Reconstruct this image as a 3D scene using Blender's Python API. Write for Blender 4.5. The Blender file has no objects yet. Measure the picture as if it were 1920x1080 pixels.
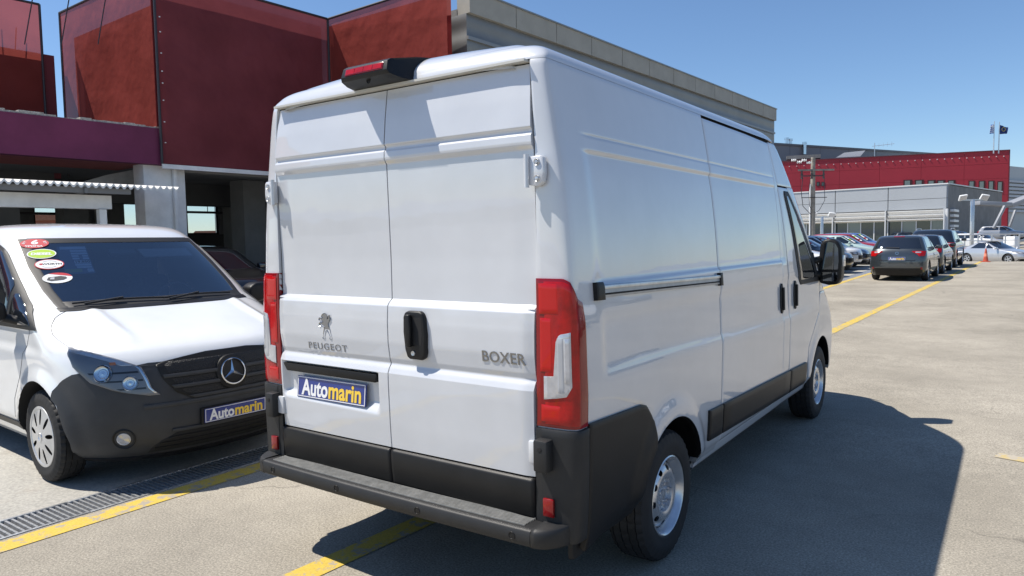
import bpy, bmesh, math, random
import numpy as np
from mathutils import Vector, Matrix
random.seed(7); np.random.seed(7)
R_ = math.radians
scene = bpy.context.scene
COL = scene.collection

# ------------------------------------------------------------------ camera
CAM = np.array([2.4237, -2.4218, 1.6743]); YAW, PITCH, ROLL, FPX = R_(35.2266), R_(3.8062), R_(-0.9585), 1335.79
_c, _s = math.cos(YAW), math.sin(YAW)
FWD = np.array([-_s*math.cos(PITCH), _c*math.cos(PITCH), -math.sin(PITCH)]); _r0 = np.array([_c, _s, 0.0]); _u0 = np.cross(_r0, FWD)
RGT = _r0*math.cos(ROLL)+_u0*math.sin(ROLL); UPV = -_r0*math.sin(ROLL)+_u0*math.cos(ROLL)
cd = bpy.data.cameras.new('camera'); cam = bpy.data.objects.new('camera', cd); COL.objects.link(cam)
cd.sensor_width = 36; cd.lens = 36*FPX/1920; cd.clip_start = 0.05; cd.clip_end = 6000
m = Matrix.Identity(4)
for i in range(3):
    m[i][0] = RGT[i]; m[i][1] = UPV[i]; m[i][2] = -FWD[i]; m[i][3] = CAM[i]
cam.matrix_world = m
scene.camera = cam
def ray(u, v): return FWD+RGT*(u-960)/FPX+UPV*(540-v)/FPX
def at(u, v, d): return CAM+ray(u, v)*d                       # a world point at depth d (metres)
def on_plane(u, v, n, c):
    d = ray(u, v); n = np.array(n, float); return CAM+d*((c-n@CAM)/(n@d))

# ------------------------------------------------------------------ world, sun, exposure
SUN_DIR = Vector((0.53, 0.31, -1.0)).normalized()              # direction the light travels
sun_el = math.asin(-SUN_DIR.z); sun_az = math.atan2(-SUN_DIR.x, -SUN_DIR.y)   # azimuth clockwise from +Y
world = bpy.data.worlds.new('World'); scene.world = world; world.use_nodes = True
nt = world.node_tree; nt.nodes.clear()
sky = nt.nodes.new('ShaderNodeTexSky'); sky.sky_type = 'NISHITA'; sky.sun_disc = False
sky.sun_elevation = sun_el; sky.sun_rotation = sun_az; sky.air_density = 1.0; sky.dust_density = 0.1; sky.ozone_density = 7.0; sky.altitude = 0
bg = nt.nodes.new('ShaderNodeBackground'); bg.inputs['Strength'].default_value = 0.108
wo = nt.nodes.new('ShaderNodeOutputWorld')
nt.links.new(sky.outputs[0], bg.inputs[0]); nt.links.new(bg.outputs[0], wo.inputs[0])
sl = bpy.data.lights.new('sun', 'SUN'); sl.energy = 5.0; sl.angle = R_(0.53); sl.color = (1.0, 0.94, 0.85)
so = bpy.data.objects.new('sun', sl); COL.objects.link(so); so.rotation_euler = SUN_DIR.to_track_quat('-Z', 'Y').to_euler()
vs = scene.view_settings; vs.view_transform = 'Standard'; vs.look = 'None'; vs.exposure = 0.36; vs.gamma = 1.0; vs.use_curve_mapping = False

# ------------------------------------------------------------------ materials
MATS = {}
def mat(name, col, rough=0.5, metal=0.0, coat=0.0, coat_rough=0.03, var=0.0, vscale=6.0, bump=0.0, bscale=60.0, spec=0.5, alpha=None, trans=0.0, emit=None, dirt=None, detail=4.0):
    if name in MATS: return MATS[name]
    M = bpy.data.materials.new(name); M.use_nodes = True; n = M.node_tree; b = n.nodes['Principled BSDF']
    b.inputs['Roughness'].default_value = rough; b.inputs['Metallic'].default_value = metal
    b.inputs['Coat Weight'].default_value = coat; b.inputs['Coat Roughness'].default_value = coat_rough
    b.inputs['Specular IOR Level'].default_value = spec; b.inputs['Transmission Weight'].default_value = trans
    b.inputs['Base Color'].default_value = (*col, 1)
    tc = n.nodes.new('ShaderNodeTexCoord')
    if alpha is not None: b.inputs['Alpha'].default_value = alpha
    if emit is not None: b.inputs['Emission Color'].default_value = (*col, 1); b.inputs['Emission Strength'].default_value = emit
    if var > 0:
        nz = n.nodes.new('ShaderNodeTexNoise'); nz.inputs['Scale'].default_value = vscale; nz.inputs['Detail'].default_value = detail; nz.inputs['Roughness'].default_value = 0.65
        n.links.new(tc.outputs['Object'], nz.inputs['Vector'])
        rp = n.nodes.new('ShaderNodeValToRGB')
        c2 = dirt if dirt else tuple(c*(1-var) for c in col)
        rp.color_ramp.elements[0].position = 0.32; rp.color_ramp.elements[1].position = 0.68
        rp.color_ramp.elements[0].color = (*c2, 1); rp.color_ramp.elements[1].color = (*(min(1, c*(1+var*0.5)) for c in col), 1)
        n.links.new(nz.outputs['Fac'], rp.inputs[0]); n.links.new(rp.outputs[0], b.inputs['Base Color'])
    if bump > 0:
        nb = n.nodes.new('ShaderNodeTexNoise'); nb.inputs['Scale'].default_value = bscale; nb.inputs['Detail'].default_value = 3
        n.links.new(tc.outputs['Object'], nb.inputs['Vector'])
        bp = n.nodes.new('ShaderNodeBump'); bp.inputs['Strength'].default_value = 1.0; bp.inputs['Distance'].default_value = bump
        n.links.new(nb.outputs['Fac'], bp.inputs['Height']); n.links.new(bp.outputs[0], b.inputs['Normal'])
    MATS[name] = M
    return M
def paint(name, col, metal=0.0, bump=0.0012, bscale=1.6, rough=0.30):
    M = mat(name, col, rough=rough, metal=metal, coat=1.0, coat_rough=0.015, bump=bump, bscale=bscale, var=0.07, vscale=1.6)
    n = M.node_tree; b = n.nodes['Principled BSDF']; b.inputs['Coat IOR'].default_value = 1.65
    if bump > 0 and not b.inputs['Coat Normal'].is_linked: n.links.new(b.inputs['Normal'].links[0].from_socket, b.inputs['Coat Normal'])
    return M
def glass_tint(name, col, mixf):
    """thin tinted pane: part see-through, part mirror"""
    if name in MATS: return MATS[name]
    M = bpy.data.materials.new(name); M.use_nodes = True; n = M.node_tree; n.nodes.clear()
    o = n.nodes.new('ShaderNodeOutputMaterial'); t = n.nodes.new('ShaderNodeBsdfTransparent'); g = n.nodes.new('ShaderNodeBsdfGlossy')
    t.inputs[0].default_value = (*col, 1); g.inputs['Roughness'].default_value = 0.015; g.inputs['Color'].default_value = (0.95, 0.97, 1, 1)
    fr = n.nodes.new('ShaderNodeFresnel'); fr.inputs['IOR'].default_value = 1.5
    ad = n.nodes.new('ShaderNodeMath'); ad.operation = 'ADD'; ad.inputs[1].default_value = mixf; ad.use_clamp = True
    mx = n.nodes.new('ShaderNodeMixShader'); n.links.new(fr.outputs[0], ad.inputs[0]); n.links.new(ad.outputs[0], mx.inputs[0])
    n.links.new(t.outputs[0], mx.inputs[1]); n.links.new(g.outputs[0], mx.inputs[2]); n.links.new(mx.outputs[0], o.inputs[0])
    MATS[name] = M
    return M

# ------------------------------------------------------------------ object helpers
def obj(name, verts, faces, material, parent=None, smooth=False):
    me = bpy.data.meshes.new(name); me.from_pydata([tuple(map(float, v)) for v in verts], [], [tuple(map(int, f)) for f in faces]); me.update()
    if smooth:
        me.polygons.foreach_set('use_smooth', np.ones(len(me.polygons), dtype=bool))
    if material: me.materials.append(material)
    o = bpy.data.objects.new(name, me); COL.objects.link(o)
    if parent is not None: o.parent = parent
    return o
def sharp(o, deg=35):
    o.data.set_sharp_from_angle(angle=R_(deg)); return o
def link(o, parent=None):
    COL.objects.link(o)
    if parent is not None: o.parent = parent
    return o
def share(src, name, parent=None, loc=(0, 0, 0), rot=(0, 0, 0), scale=(1, 1, 1), material=None):
    o = bpy.data.objects.new(name, src.data); COL.objects.link(o); o.parent = parent
    o.location = loc; o.rotation_euler = rot; o.scale = scale
    return o
def thing(name, label, cat, loc=(0, 0, 0), rz=0.0, group=None):
    o = bpy.data.objects.new(name, None); COL.objects.link(o); o.location = loc; o.rotation_euler = (0, 0, rz); o.empty_display_size = 0.2
    return tag(o, label, cat, group)
def tag(o, label, cat, group=None):
    o['label'] = label; o['category'] = cat
    if group: o['group'] = group
    return o
def struct(o): o['kind'] = 'structure'; return o
def stuff(o): o['kind'] = 'stuff'; return o

class MB:
    """collects shapes for ONE mesh"""
    def __init__(s): s.v = []; s.f = []
    def add(s, v, f):
        k = len(s.v); s.v += [tuple(map(float, a)) for a in v]; s.f += [tuple(int(i)+k for i in g) for g in f]; return s
    def box(s, lo, hi, M=None):
        x0, y0, z0 = lo; x1, y1, z1 = hi
        v = [(x0, y0, z0), (x1, y0, z0), (x1, y1, z0), (x0, y1, z0), (x0, y0, z1), (x1, y0, z1), (x1, y1, z1), (x0, y1, z1)]
        if M is not None: v = [tuple(M @ Vector(a)) for a in v]
        return s.add(v, [(0, 3, 2, 1), (4, 5, 6, 7), (0, 1, 5, 4), (1, 2, 6, 5), (2, 3, 7, 6), (3, 0, 4, 7)])
    def prism(s, poly, z0, z1, M=None):
        n = len(poly); v = [(x, y, z0) for x, y in poly]+[(x, y, z1) for x, y in poly]
        if M is not None: v = [tuple(M @ Vector(a)) for a in v]
        return s.add(v, [tuple(range(n))[::-1], tuple(range(n, 2*n))]+[(i, (i+1) % n, (i+1) % n+n, i+n) for i in range(n)])
    def tube(s, path, r, n=8, caps=True):
        path = [Vector(tuple(map(float, p))) for p in path]; k = len(path); rr = r if hasattr(r, '__len__') else [r]*k
        v = []
        up = None
        for i, p in enumerate(path):
            d = (path[min(i+1, k-1)]-path[max(i-1, 0)]).normalized()
            a = d.orthogonal().normalized() if up is None else (up-d*up.dot(d)).normalized()
            up = a; b = d.cross(a)
            for j in range(n):
                t = 2*math.pi*j/n; v.append(p+(a*math.cos(t)+b*math.sin(t))*rr[i])
        f = [(i*n+j, i*n+(j+1) % n, (i+1)*n+(j+1) % n, (i+1)*n+j) for i in range(k-1) for j in range(n)]
        if caps: f += [tuple(range(n))[::-1], tuple(range((k-1)*n, k*n))]
        return s.add(v, f)
    def lathe(s, prof, n=48, axis='x', center=(0, 0, 0)):
        """profile of (axial, radius) points turned about an axis"""
        v = []; k = len(prof); c = center
        for a, r in prof:
            for j in range(n):
                t = 2*math.pi*j/n; p, q = r*math.cos(t), r*math.sin(t)
                v.append((c[0]+a, c[1]+p, c[2]+q) if axis == 'x' else (c[0]+q, c[1]+a, c[2]+p) if axis == 'y' else (c[0]+p, c[1]+q, c[2]+a))
        return s.add(v, [(i*n+j, i*n+(j+1) % n, (i+1)*n+(j+1) % n, (i+1)*n+j) for i in range(k-1) for j in range(n)])
    def build(s, name, material, parent=None, smooth=False, bevel=0.0, seg=2):
        o = obj(name, s.v, s.f, material, parent, smooth)
        if bevel > 0:
            bm = bmesh.new(); bm.from_mesh(o.data)
            bmesh.ops.recalc_face_normals(bm, faces=bm.faces)
            es = [e for e in bm.edges if len(e.link_faces) == 2 and e.calc_face_angle(0) > R_(28)]
            bmesh.ops.bevel(bm, geom=es, offset=bevel, segments=seg, affect='EDGES', profile=0.5, clamp_overlap=True)
            bm.to_mesh(o.data); bm.free(); o.data.polygons.foreach_set('use_smooth', np.ones(len(o.data.polygons), dtype=bool)); sharp(o, 40)
        elif smooth: sharp(o, 40)
        return o
def box(name, lo, hi, material, parent=None, bevel=0.0, seg=2):
    return MB().box(lo, hi).build(name, material, parent, bevel=bevel, seg=seg)
def text(name, s, size, material, parent, M, depth=0.002, bold=0.0, align='CENTER', sx=1.0, spacing=1.0, fit=None):
    cu = bpy.data.curves.new(name, 'FONT'); cu.body = s; cu.size = size; cu.extrude = depth; cu.offset = bold; cu.align_x = align; cu.align_y = 'CENTER'; cu.space_character = spacing
    cu.resolution_u = 3
    t = bpy.data.objects.new(name, cu); COL.objects.link(t)
    dg = bpy.context.evaluated_depsgraph_get(); me = bpy.data.meshes.new_from_object(t.evaluated_get(dg))
    bpy.data.objects.remove(t); bpy.data.curves.remove(cu)
    if fit:
        xs = [v.co.x for v in me.vertices]; sx = (fit[1]-fit[0])/(max(xs)-min(xs)); M = M @ Matrix.Translation((fit[0]-min(xs)*sx, 0, 0))
    for v in me.vertices: v.co = M @ Vector((v.co.x*sx, v.co.y, v.co.z))
    me.materials.clear(); me.materials.append(material); o = bpy.data.objects.new(name, me); COL.objects.link(o); o.parent = parent
    return o
def frame(o, xax, yax, zax=None):
    x = Vector(tuple(map(float, xax))).normalized(); y = Vector(tuple(map(float, yax))); y = (y-x*y.dot(x)).normalized(); z = x.cross(y)
    return Matrix(((x.x, y.x, z.x, o[0]), (x.y, y.y, z.y, o[1]), (x.z, y.z, z.z, o[2]), (0, 0, 0, 1)))
def grid(nu, nv, flip=False, wrap=False):
    f = []
    for i in range(nu-1):
        for j in range(nv if wrap else nv-1):
            a, b, c, d = i*nv+j, i*nv+(j+1) % nv, (i+1)*nv+(j+1) % nv, (i+1)*nv+j
            f.append((a, d, c, b) if flip else (a, b, c, d))
    return f
def sstep(a, b, x): t = np.clip((x-a)/(b-a), 0, 1); return t*t*(3-2*t)

# ------------------------------------------------------------------ body shells: a stack of rounded plan outlines
def pchip(xs, ys, x):
    xs = np.asarray(xs, float); ys = np.asarray(ys, float); h = np.diff(xs); d = np.diff(ys)/h
    mm = np.zeros_like(ys); mm[1:-1] = np.where(d[:-1]*d[1:] > 0, 2*d[:-1]*d[1:]/(d[:-1]+d[1:]+1e-12), 0); mm[0] = d[0]; mm[-1] = d[-1]
    x = np.clip(x, xs[0], xs[-1]); i = np.clip(np.searchsorted(xs, x)-1, 0, len(h)-1); t = (x-xs[i])/h[i]
    return (2*t**3-3*t**2+1)*ys[i]+(t**3-2*t**2+t)*h[i]*mm[i]+(-2*t**3+3*t**2)*ys[i+1]+(t**3-t**2)*h[i]*mm[i+1]
class Shell:
    """rows: z, front y, rear y, half width, front corner length, rear corner length, front exponent, rear exponent"""
    def __init__(s, rows, disp=None): s.T = np.array(rows, float); s.disp = disp
    def par(s, z): return [pchip(s.T[:, 0], s.T[:, k], z) for k in range(1, 8)]
    def raw(s, z, p):
        z = np.asarray(z, float); p = np.asarray(p, float)
        yf, yr, w, af, ar, nf, nr = s.par(z)
        tf = np.clip(p, 0, 1)*math.pi/2; tr = np.clip(3-p, 0, 1)*math.pi/2
        xf = w*np.sin(tf)**(2/nf); yF = yf-af+af*np.clip(np.cos(tf), 0, 1)**(2/nf)
        xr = w*np.sin(tr)**(2/nr); yR = yr+ar-ar*np.clip(np.cos(tr), 0, 1)**(2/nr)
        k = np.clip(p-1, 0, 1); yS = (yf-af)*(1-k)+(yr+ar)*k
        x = np.where(p <= 1, xf, np.where(p >= 2, xr, w)); y = np.where(p <= 1, yF, np.where(p >= 2, yR, yS))
        return np.stack([x, y, z+0*p], -1)
    def normal(s, z, p):
        ez, ep = 0.003, 0.006
        zlo, zhi = s.T[0, 0], s.T[-1, 0]
        tz = s.raw(np.clip(z+ez, zlo, zhi), p)-s.raw(np.clip(z-ez, zlo, zhi), p); tp = s.raw(z, np.clip(p+ep, 0, 3))-s.raw(z, np.clip(p-ep, 0, 3))
        n = np.cross(tz, tp); return n/(np.linalg.norm(n, axis=-1, keepdims=True)+1e-12)
    def P(s, z, p, off=0.0):
        q = s.raw(z, p); n = s.normal(z, p); o = np.asarray(off)+np.zeros(q.shape[:-1])
        if s.disp is not None: o = o+s.disp(q[..., 0], q[..., 1], q[..., 2], p)
        return q+n*o[..., None]
    def pY(s, z, y):
        yf, yr, w, af, ar, nf, nr = s.par(z); y = np.clip(y, yr, yf)
        cf = np.clip((y-(yf-af))/af, 0, 1)**(nf/2); cr = np.clip(((yr+ar)-y)/ar, 0, 1)**(nr/2)
        return np.where(y > yf-af, 1-np.arcsin(np.clip(cf, 0, 1))*2/math.pi, np.where(y < yr+ar, 2+np.arcsin(np.clip(cr, 0, 1))*2/math.pi, 1+(yf-af-y)/(yf-af-yr-ar)))
    def pX(s, z, x, rear=False):
        yf, yr, w, af, ar, nf, nr = s.par(z); n = nr if rear else nf
        th = np.arcsin(np.clip(np.abs(x)/w, 0, 1)**(n/2))*2/math.pi
        return 3-th if rear else th
def tab(*pts):
    xs = [a for a, b in pts]; ys = [b for a, b in pts]
    return lambda z: np.interp(z, xs, ys)
def const(c): return lambda z: 0*np.asarray(z)+c
def patch(name, sh, zs, lo, hi, axis, n, material, parent, off=0.004, depth=0.012, side=1, bev=0.006, push=None):
    """a piece lying on a shell between the curves lo(z) and hi(z); axis 'y' = along the side, 'f' / 'r' = across the front / rear"""
    zs = np.asarray(zs, float); m_ = len(zs); wid = float(np.mean(np.abs(hi(zs)-lo(zs))))+1e-6; e = min(bev/wid, 0.25)
    us = np.concatenate([[0, 0, e], np.linspace(e, 1-e, n)[1:-1], [1-e, 1, 1]]); uo = np.zeros(len(us)); uo[[0, -1]] = -depth; uo[[1, -2]] = -bev*0.45
    dz = min(bev, (zs[-1]-zs[0])*0.25)
    zz = np.concatenate([[zs[0], zs[0], zs[0]+dz], zs[(zs > zs[0]+dz*1.2) & (zs < zs[-1]-dz*1.2)], [zs[-1]-dz, zs[-1], zs[-1]]])
    zo = np.zeros(len(zz)); zo[[0, -1]] = -depth; zo[[1, -2]] = -bev*0.45
    Z = np.repeat(zz[:, None], len(us), 1); C = lo(zz)[:, None]*(1-us)+hi(zz)[:, None]*us
    O = off+np.minimum(uo[None, :], zo[:, None])
    if axis == 'y': p = sh.pY(Z, C); sg = np.full(Z.shape, side)
    else: p = sh.pX(Z, C, axis == 'r'); sg = np.where(C < 0, -1, 1)*(side if axis != 'y' else 1)
    if push is not None: O = O+push(C, Z)
    v = sh.P(Z, p, O); v[..., 0] *= sg
    up = np.array([0, 0, 1.0]); a = v[len(zz)//2, len(us)//2]; b = v[len(zz)//2, len(us)//2+1]; c = v[len(zz)//2+1, len(us)//2]
    nn = np.cross(b-a, c-a); out = sh.normal(np.array(zz[len(zz)//2]), p[len(zz)//2, len(us)//2])*np.array([sg[len(zz)//2, len(us)//2], 1, 1])
    o = obj(name, v.reshape(-1, 3), grid(len(zz), len(us), flip=bool(nn @ out < 0)), material, parent, True)
    return sharp(o, 50)
def shell_mesh(name, sh, zs, ps, material, parent, holes=(), drop=None, off=0.0, sides=(1, -1)):
    """whole shell with round wheel openings (yc, zc, r); one mesh"""
    zs = np.asarray(zs, float); ps = np.asarray(ps, float); Z, Pp = np.meshgrid(zs, ps, indexing='ij')
    V = sh.P(Z, Pp, off).reshape(-1, 3); F = np.array(grid(len(zs), len(ps), flip=True)); C = V[F].mean(1); keep = np.ones(len(F), bool)
    Pf = Pp.reshape(-1)[F].mean(1)
    for yc, zc, r in holes: keep &= ~((np.hypot(C[:, 1]-yc, C[:, 2]-zc) < r) & (np.abs(C[:, 0]) > 0.45) & (Pf > 0.45) & (Pf < 2.55))
    if drop is not None: keep &= ~drop(C, Pf)
    for yc, zc, r in holes:
        inner = np.unique(F[~keep]); outer = np.unique(F[keep]); b = np.intersect1d(inner, outer)
        d = np.hypot(V[b, 1]-yc, V[b, 2]-zc); near = (d < r*1.22) & (d > 0.5*r); bb = b[near]; dd = d[near]
        V[bb, 1] = yc+(V[bb, 1]-yc)*r/dd; V[bb, 2] = zc+(V[bb, 2]-zc)*r/dd
    F = F[keep]; allv = []; allf = []
    for sg in sides:
        W = V.copy(); W[:, 0] *= sg; k = len(allv)*len(V); allf += [tuple((f if sg > 0 else f[::-1])+k) for f in F]; allv.append(W)
    me = obj(name, np.concatenate(allv), allf, material, parent, True)
    bm = bmesh.new(); bm.from_mesh(me.data); bmesh.ops.remove_doubles(bm, verts=bm.verts, dist=0.0006)
    bmesh.ops.delete(bm, geom=[v for v in bm.verts if not v.link_faces], context='VERTS'); bm.to_mesh(me.data); bm.free()
    me.data.polygons.foreach_set('use_smooth', np.ones(len(me.data.polygons), dtype=bool))
    return sharp(me, 45)
# ------------------------------------------------------------------ the tall white van (stands along +Y, its rear doors at y = 0)
VAN_ROWS = [
 # z     yf    yr    w      af    ar    nf   nr
 (0.30, 5.28, 0.06, 0.955, 0.60, 0.10, 3.0, 7),
 (0.45, 5.37, 0.00, 0.990, 0.55, 0.08, 3.0, 7),
 (0.70, 5.39, 0.00, 1.003, 0.55, 0.08, 3.0, 7),
 (0.90, 5.35, 0.00, 1.006, 0.60, 0.08, 2.8, 7),
 (1.05, 5.22, 0.00, 1.009, 0.62, 0.08, 2.6, 7),
 (1.15, 5.08, 0.00, 1.006, 0.62, 0.08, 2.5, 7),
 (1.30, 4.90, 0.00, 1.002, 0.60, 0.08, 2.5, 7),
 (1.45, 4.70, 0.00, 0.993, 0.56, 0.08, 2.5, 7),
 (1.70, 4.44, 0.00, 0.975, 0.54, 0.08, 2.5, 7),
 (1.95, 4.20, 0.00, 0.947, 0.52, 0.08, 2.5, 7),
 (2.10, 4.06, 0.00, 0.922, 0.50, 0.08, 2.5, 7),
 (2.27, 3.88, 0.00, 0.894, 0.48, 0.08, 2.5, 7),
 (2.36, 3.76, 0.00, 0.879, 0.46, 0.09, 2.5, 7),
 (2.410, 3.66, 0.005, 0.870, 0.46, 0.10, 2.6, 7),
 (2.445, 3.56, 0.02, 0.850, 0.46, 0.12, 2.7, 6),
 (2.472, 3.44, 0.045, 0.812, 0.46, 0.14, 2.8, 6),
 (2.488, 3.30, 0.09, 0.755, 0.46, 0.16, 2.8, 6),
 (2.498, 3.05, 0.20, 0.600, 0.46, 0.20, 2.8, 5),
 (2.506, 2.60, 0.50, 0.350, 0.46, 0.30, 2.8, 4),
 (2.510, 2.20, 0.90, 0.060, 0.30, 0.30, 2.8, 4)]
VW_Y = (1.0, 4.45); VW_Z = 0.338; VW_R = 0.338; ARCH_R = (0.415, 0.425)
def van_disp(x, y, z, p):
    on = sstep(1.0, 1.25, p)*(1-sstep(1.955, 2.0, p))
    o = 0*z
    # body side: blank window field, swage above the sills, flared arches
    fld = sstep(0.20, 0.30, y)*(1-sstep(3.22, 3.30, y))
    o = o-0.012*fld*sstep(1.475, 1.498, z)*(1-sstep(2.040, 2.058, z))
    o = o-0.004*fld*np.exp(-((z-2.118)/0.006)**2)
    lowf = sstep(0.24, 0.30, y)*(1-sstep(4.9, 5.1, y))
    zs_ = 1.075+0.03*np.cos((y-0.3)*1.1)
    o = o-0.012*lowf*sstep(zs_-0.03, zs_+0.035, z)*(1-sstep(1.31, 1.37, z))
    for yc, rr in zip(VW_Y, ARCH_R):
        d = np.hypot(y-yc, (z-VW_Z)); o = o+0.022*(1-sstep(rr+0.03, rr+0.13, d))*sstep(0.35, 0.5, z)
    o = o-0.02*(1-sstep(0.40, 0.47, z))
    return o*on
VAN = Shell(VAN_ROWS, van_disp)

# ------------------------------------------------------------------ the low white van at the left (own frame: rear y = 0, nose y = 5.14)
VL = 5.14
def _n(d): return VL-d
VITO_ROWS = [
 (0.17, _n(0.16), 0.10, 0.86, 0.80, 0.20, 2.4, 4),
 (0.25, _n(0.07), 0.05, 0.92, 0.80, 0.20, 2.5, 4),
 (0.35, _n(0.02), 0.02, 0.948, 0.80, 0.20, 2.5, 4),
 (0.48, _n(0.00), 0.00, 0.958, 0.80, 0.20, 2.5, 4),
 (0.62, _n(0.01), 0.00, 0.963, 0.80, 0.20, 2.5, 4),
 (0.76, _n(0.03), 0.00, 0.965, 0.80, 0.20, 2.45, 4),
 (0.88, _n(0.07), 0.00, 0.964, 0.80, 0.20, 2.4, 4),
 (0.95, _n(0.12), 0.00, 0.962, 0.80, 0.20, 2.35, 4),
 (1.00, _n(0.20), 0.00, 0.960, 0.82, 0.20, 2.35, 4),
 (1.05, _n(0.33), 0.01, 0.956, 0.80, 0.20, 2.4, 4),
 (1.10, _n(0.50), 0.01, 0.951, 0.74, 0.20, 2.5, 4),
 (1.15, _n(0.68), 0.02, 0.944, 0.66, 0.20, 2.6, 4),
 (1.20, _n(0.84), 0.02, 0.935, 0.58, 0.20, 2.7, 4),
 (1.24, _n(0.96), 0.02, 0.926, 0.52, 0.20, 2.7, 4),
 (1.30, _n(1.06), 0.03, 0.915, 0.48, 0.20, 2.7, 4),
 (1.50, _n(1.36), 0.05, 0.868, 0.44, 0.20, 2.7, 4),
 (1.70, _n(1.66), 0.09, 0.815, 0.42, 0.20, 2.7, 4),
 (1.80, _n(1.82), 0.13, 0.778, 0.42, 0.20, 2.7, 4),
 (1.845, _n(1.93), 0.17, 0.742, 0.42, 0.20, 2.7, 4),
 (1.870, _n(2.05), 0.22, 0.680, 0.42, 0.20, 2.7, 4),
 (1.890, _n(2.25), 0.32, 0.520, 0.42, 0.24, 2.7, 4),
 (1.900, _n(2.50), 0.60, 0.330, 0.42, 0.30, 2.7, 4),
 (1.905, _n(2.90), 1.20, 0.060, 0.30, 0.30, 2.7, 4)]
LW_Y = (VL-0.895-3.2, VL-0.895); LW_Z = 0.332; LW_R = 0.332
def vito_disp(x, y, z, p):
    o = 0*z; side = sstep(0.75, 1.0, p)*(1-sstep(2.0, 2.2, p))
    o = o-0.022*side*sstep(0.90, 0.97, z)*(1-sstep(1.05, 1.16, z))*(1-sstep(4.0, 4.45, y))       # groove along the doors
    for yc in LW_Y:
        d = np.hypot(y-yc, z-LW_Z); o = o+0.025*(1-sstep(0.40, 0.52, d))*sstep(0.2, 0.3, z)*sstep(0.6, 0.8, p)
    o = o-0.03*side*(1-sstep(0.30, 0.42, z))
    hood = (1-sstep(0.75, 1.0, p))*sstep(0.98, 1.04, z)*(1-sstep(1.18, 1.25, z))
    o = o+0.020*hood*np.exp(-((np.abs(x)-0.57)/0.05)**2)
    return o
VITO = Shell(VITO_ROWS, vito_disp)
VITO_POS = (-2.2883, 0.6482); VITO_YAW = -0.04447
def vito_matrix():
    f = (math.cos(VITO_YAW), math.sin(VITO_YAW)); rz = VITO_YAW-math.pi/2
    return (VITO_POS[0]-f[0]*VL, VITO_POS[1]-f[1]*VL, 0), rz
# ------------------------------------------------------------------ shared car materials
WHITE = paint('white_paint', (0.60, 0.615, 0.64), bump=0.0045, bscale=1.4)
WHITE2 = paint('white_paint_van', (0.82, 0.83, 0.83), bump=0.0005, bscale=2.0)
BLACKP = mat('black_plastic', (0.012, 0.012, 0.0125), rough=0.45, spec=0.3, var=0.2, vscale=9, bump=0.0004, bscale=380)
GREYP = mat('grey_plastic', (0.022, 0.0225, 0.0235), rough=0.5, spec=0.35, var=0.15, vscale=8, bump=0.0005, bscale=420)
DARK = mat('dark_cavity', (0.010, 0.010, 0.011), rough=0.8)
RUBBER = mat('tyre_rubber', (0.016, 0.016, 0.017), rough=0.75, var=0.3, vscale=14, bump=0.0006, bscale=120)
STEEL = mat('wheel_silver', (0.66, 0.67, 0.69), rough=0.26, metal=0.7, var=0.12, vscale=9, bump=0.0003, bscale=90)
CHROME = mat('chrome', (0.60, 0.61, 0.63), rough=0.10, metal=1.0)
ALU = mat('rail_aluminium', (0.62, 0.63, 0.64), rough=0.32, metal=0.7, var=0.15, vscale=12)
SILVERP = mat('hubcap_silver', (0.55, 0.56, 0.57), rough=0.33, metal=0.55, coat=0.4, var=0.1, vscale=10)
SEAM = mat('seal_rubber', (0.015, 0.015, 0.016), rough=0.6)
PLATE_B = mat('plate_blue', (0.012, 0.032, 0.22), rough=0.3, coat=0.6, var=0.1, vscale=20)
PLATE_W = mat('plate_white', (0.80, 0.80, 0.80), rough=0.4)
PLATE_Y = mat('plate_yellow', (0.85, 0.58, 0.06), rough=0.4)
GLASS_D = mat('dark_car_glass', (0.010, 0.013, 0.018), rough=0.03, coat=1.0, spec=0.8)
REDL = mat('red_lens', (0.40, 0.004, 0.005), rough=0.12, coat=0.4, coat_rough=0.02, var=0.35, vscale=14, spec=0.3)
REDL2 = mat('red_lens_dark', (0.22, 0.003, 0.005), rough=0.15, spec=0.3, coat=0.6, coat_rough=0.02)
REDL3 = mat('red_lens_bright', (0.48, 0.006, 0.006), rough=0.12, spec=0.3, coat=0.4, coat_rough=0.02)
CLEARL = mat('clear_lens', (0.52, 0.53, 0.56), rough=0.12, metal=0.35, coat=1.0, coat_rough=0.02, var=0.15, vscale=22)

def snap_polar(rings, nth, holes, zprof):
    """disc in the x plane from radii rings, holes (theta, r, radius_r, radius_t) left open; x from zprof(r)"""
    V = []; T = np.arange(nth)*2*math.pi/nth
    for r in rings:
        for t in T: V.append((r, t))
    V = np.array(V); F = np.array(grid(len(rings), nth, wrap=True)); keep = np.ones(len(F), bool)
    X = V[:, 0]*np.cos(V[:, 1]); Y = V[:, 0]*np.sin(V[:, 1])
    C = np.stack([X[F].mean(1), Y[F].mean(1)], 1)
    for th, r, a, b in holes:
        c, s = math.cos(th), math.sin(th); q = C-np.array([r*c, r*s]); u = q[:, 0]*c+q[:, 1]*s; w = -q[:, 0]*s+q[:, 1]*c
        keep &= (u/a)**2+(w/b)**2 > 1
    inner = np.unique(F[~keep]) if (~keep).any() else np.array([], int); bd = np.intersect1d(inner, np.unique(F[keep]))
    for th, r, a, b in holes:
        c, s = math.cos(th), math.sin(th); qx = X[bd]-r*c; qy = Y[bd]-r*s; u = qx*c+qy*s; w = -qx*s+qy*c; e = np.sqrt((u/a)**2+(w/b)**2)
        ok = (e < 1.7) & (e > 0.3); i = bd[ok]; u = u[ok]/e[ok]; w = w[ok]/e[ok]
        X[i] = r*c+u*c-w*s; Y[i] = r*s+u*s+w*c
    rr = np.hypot(X, Y)
    return np.stack([zprof(rr), X, Y], 1), F[keep]

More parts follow.
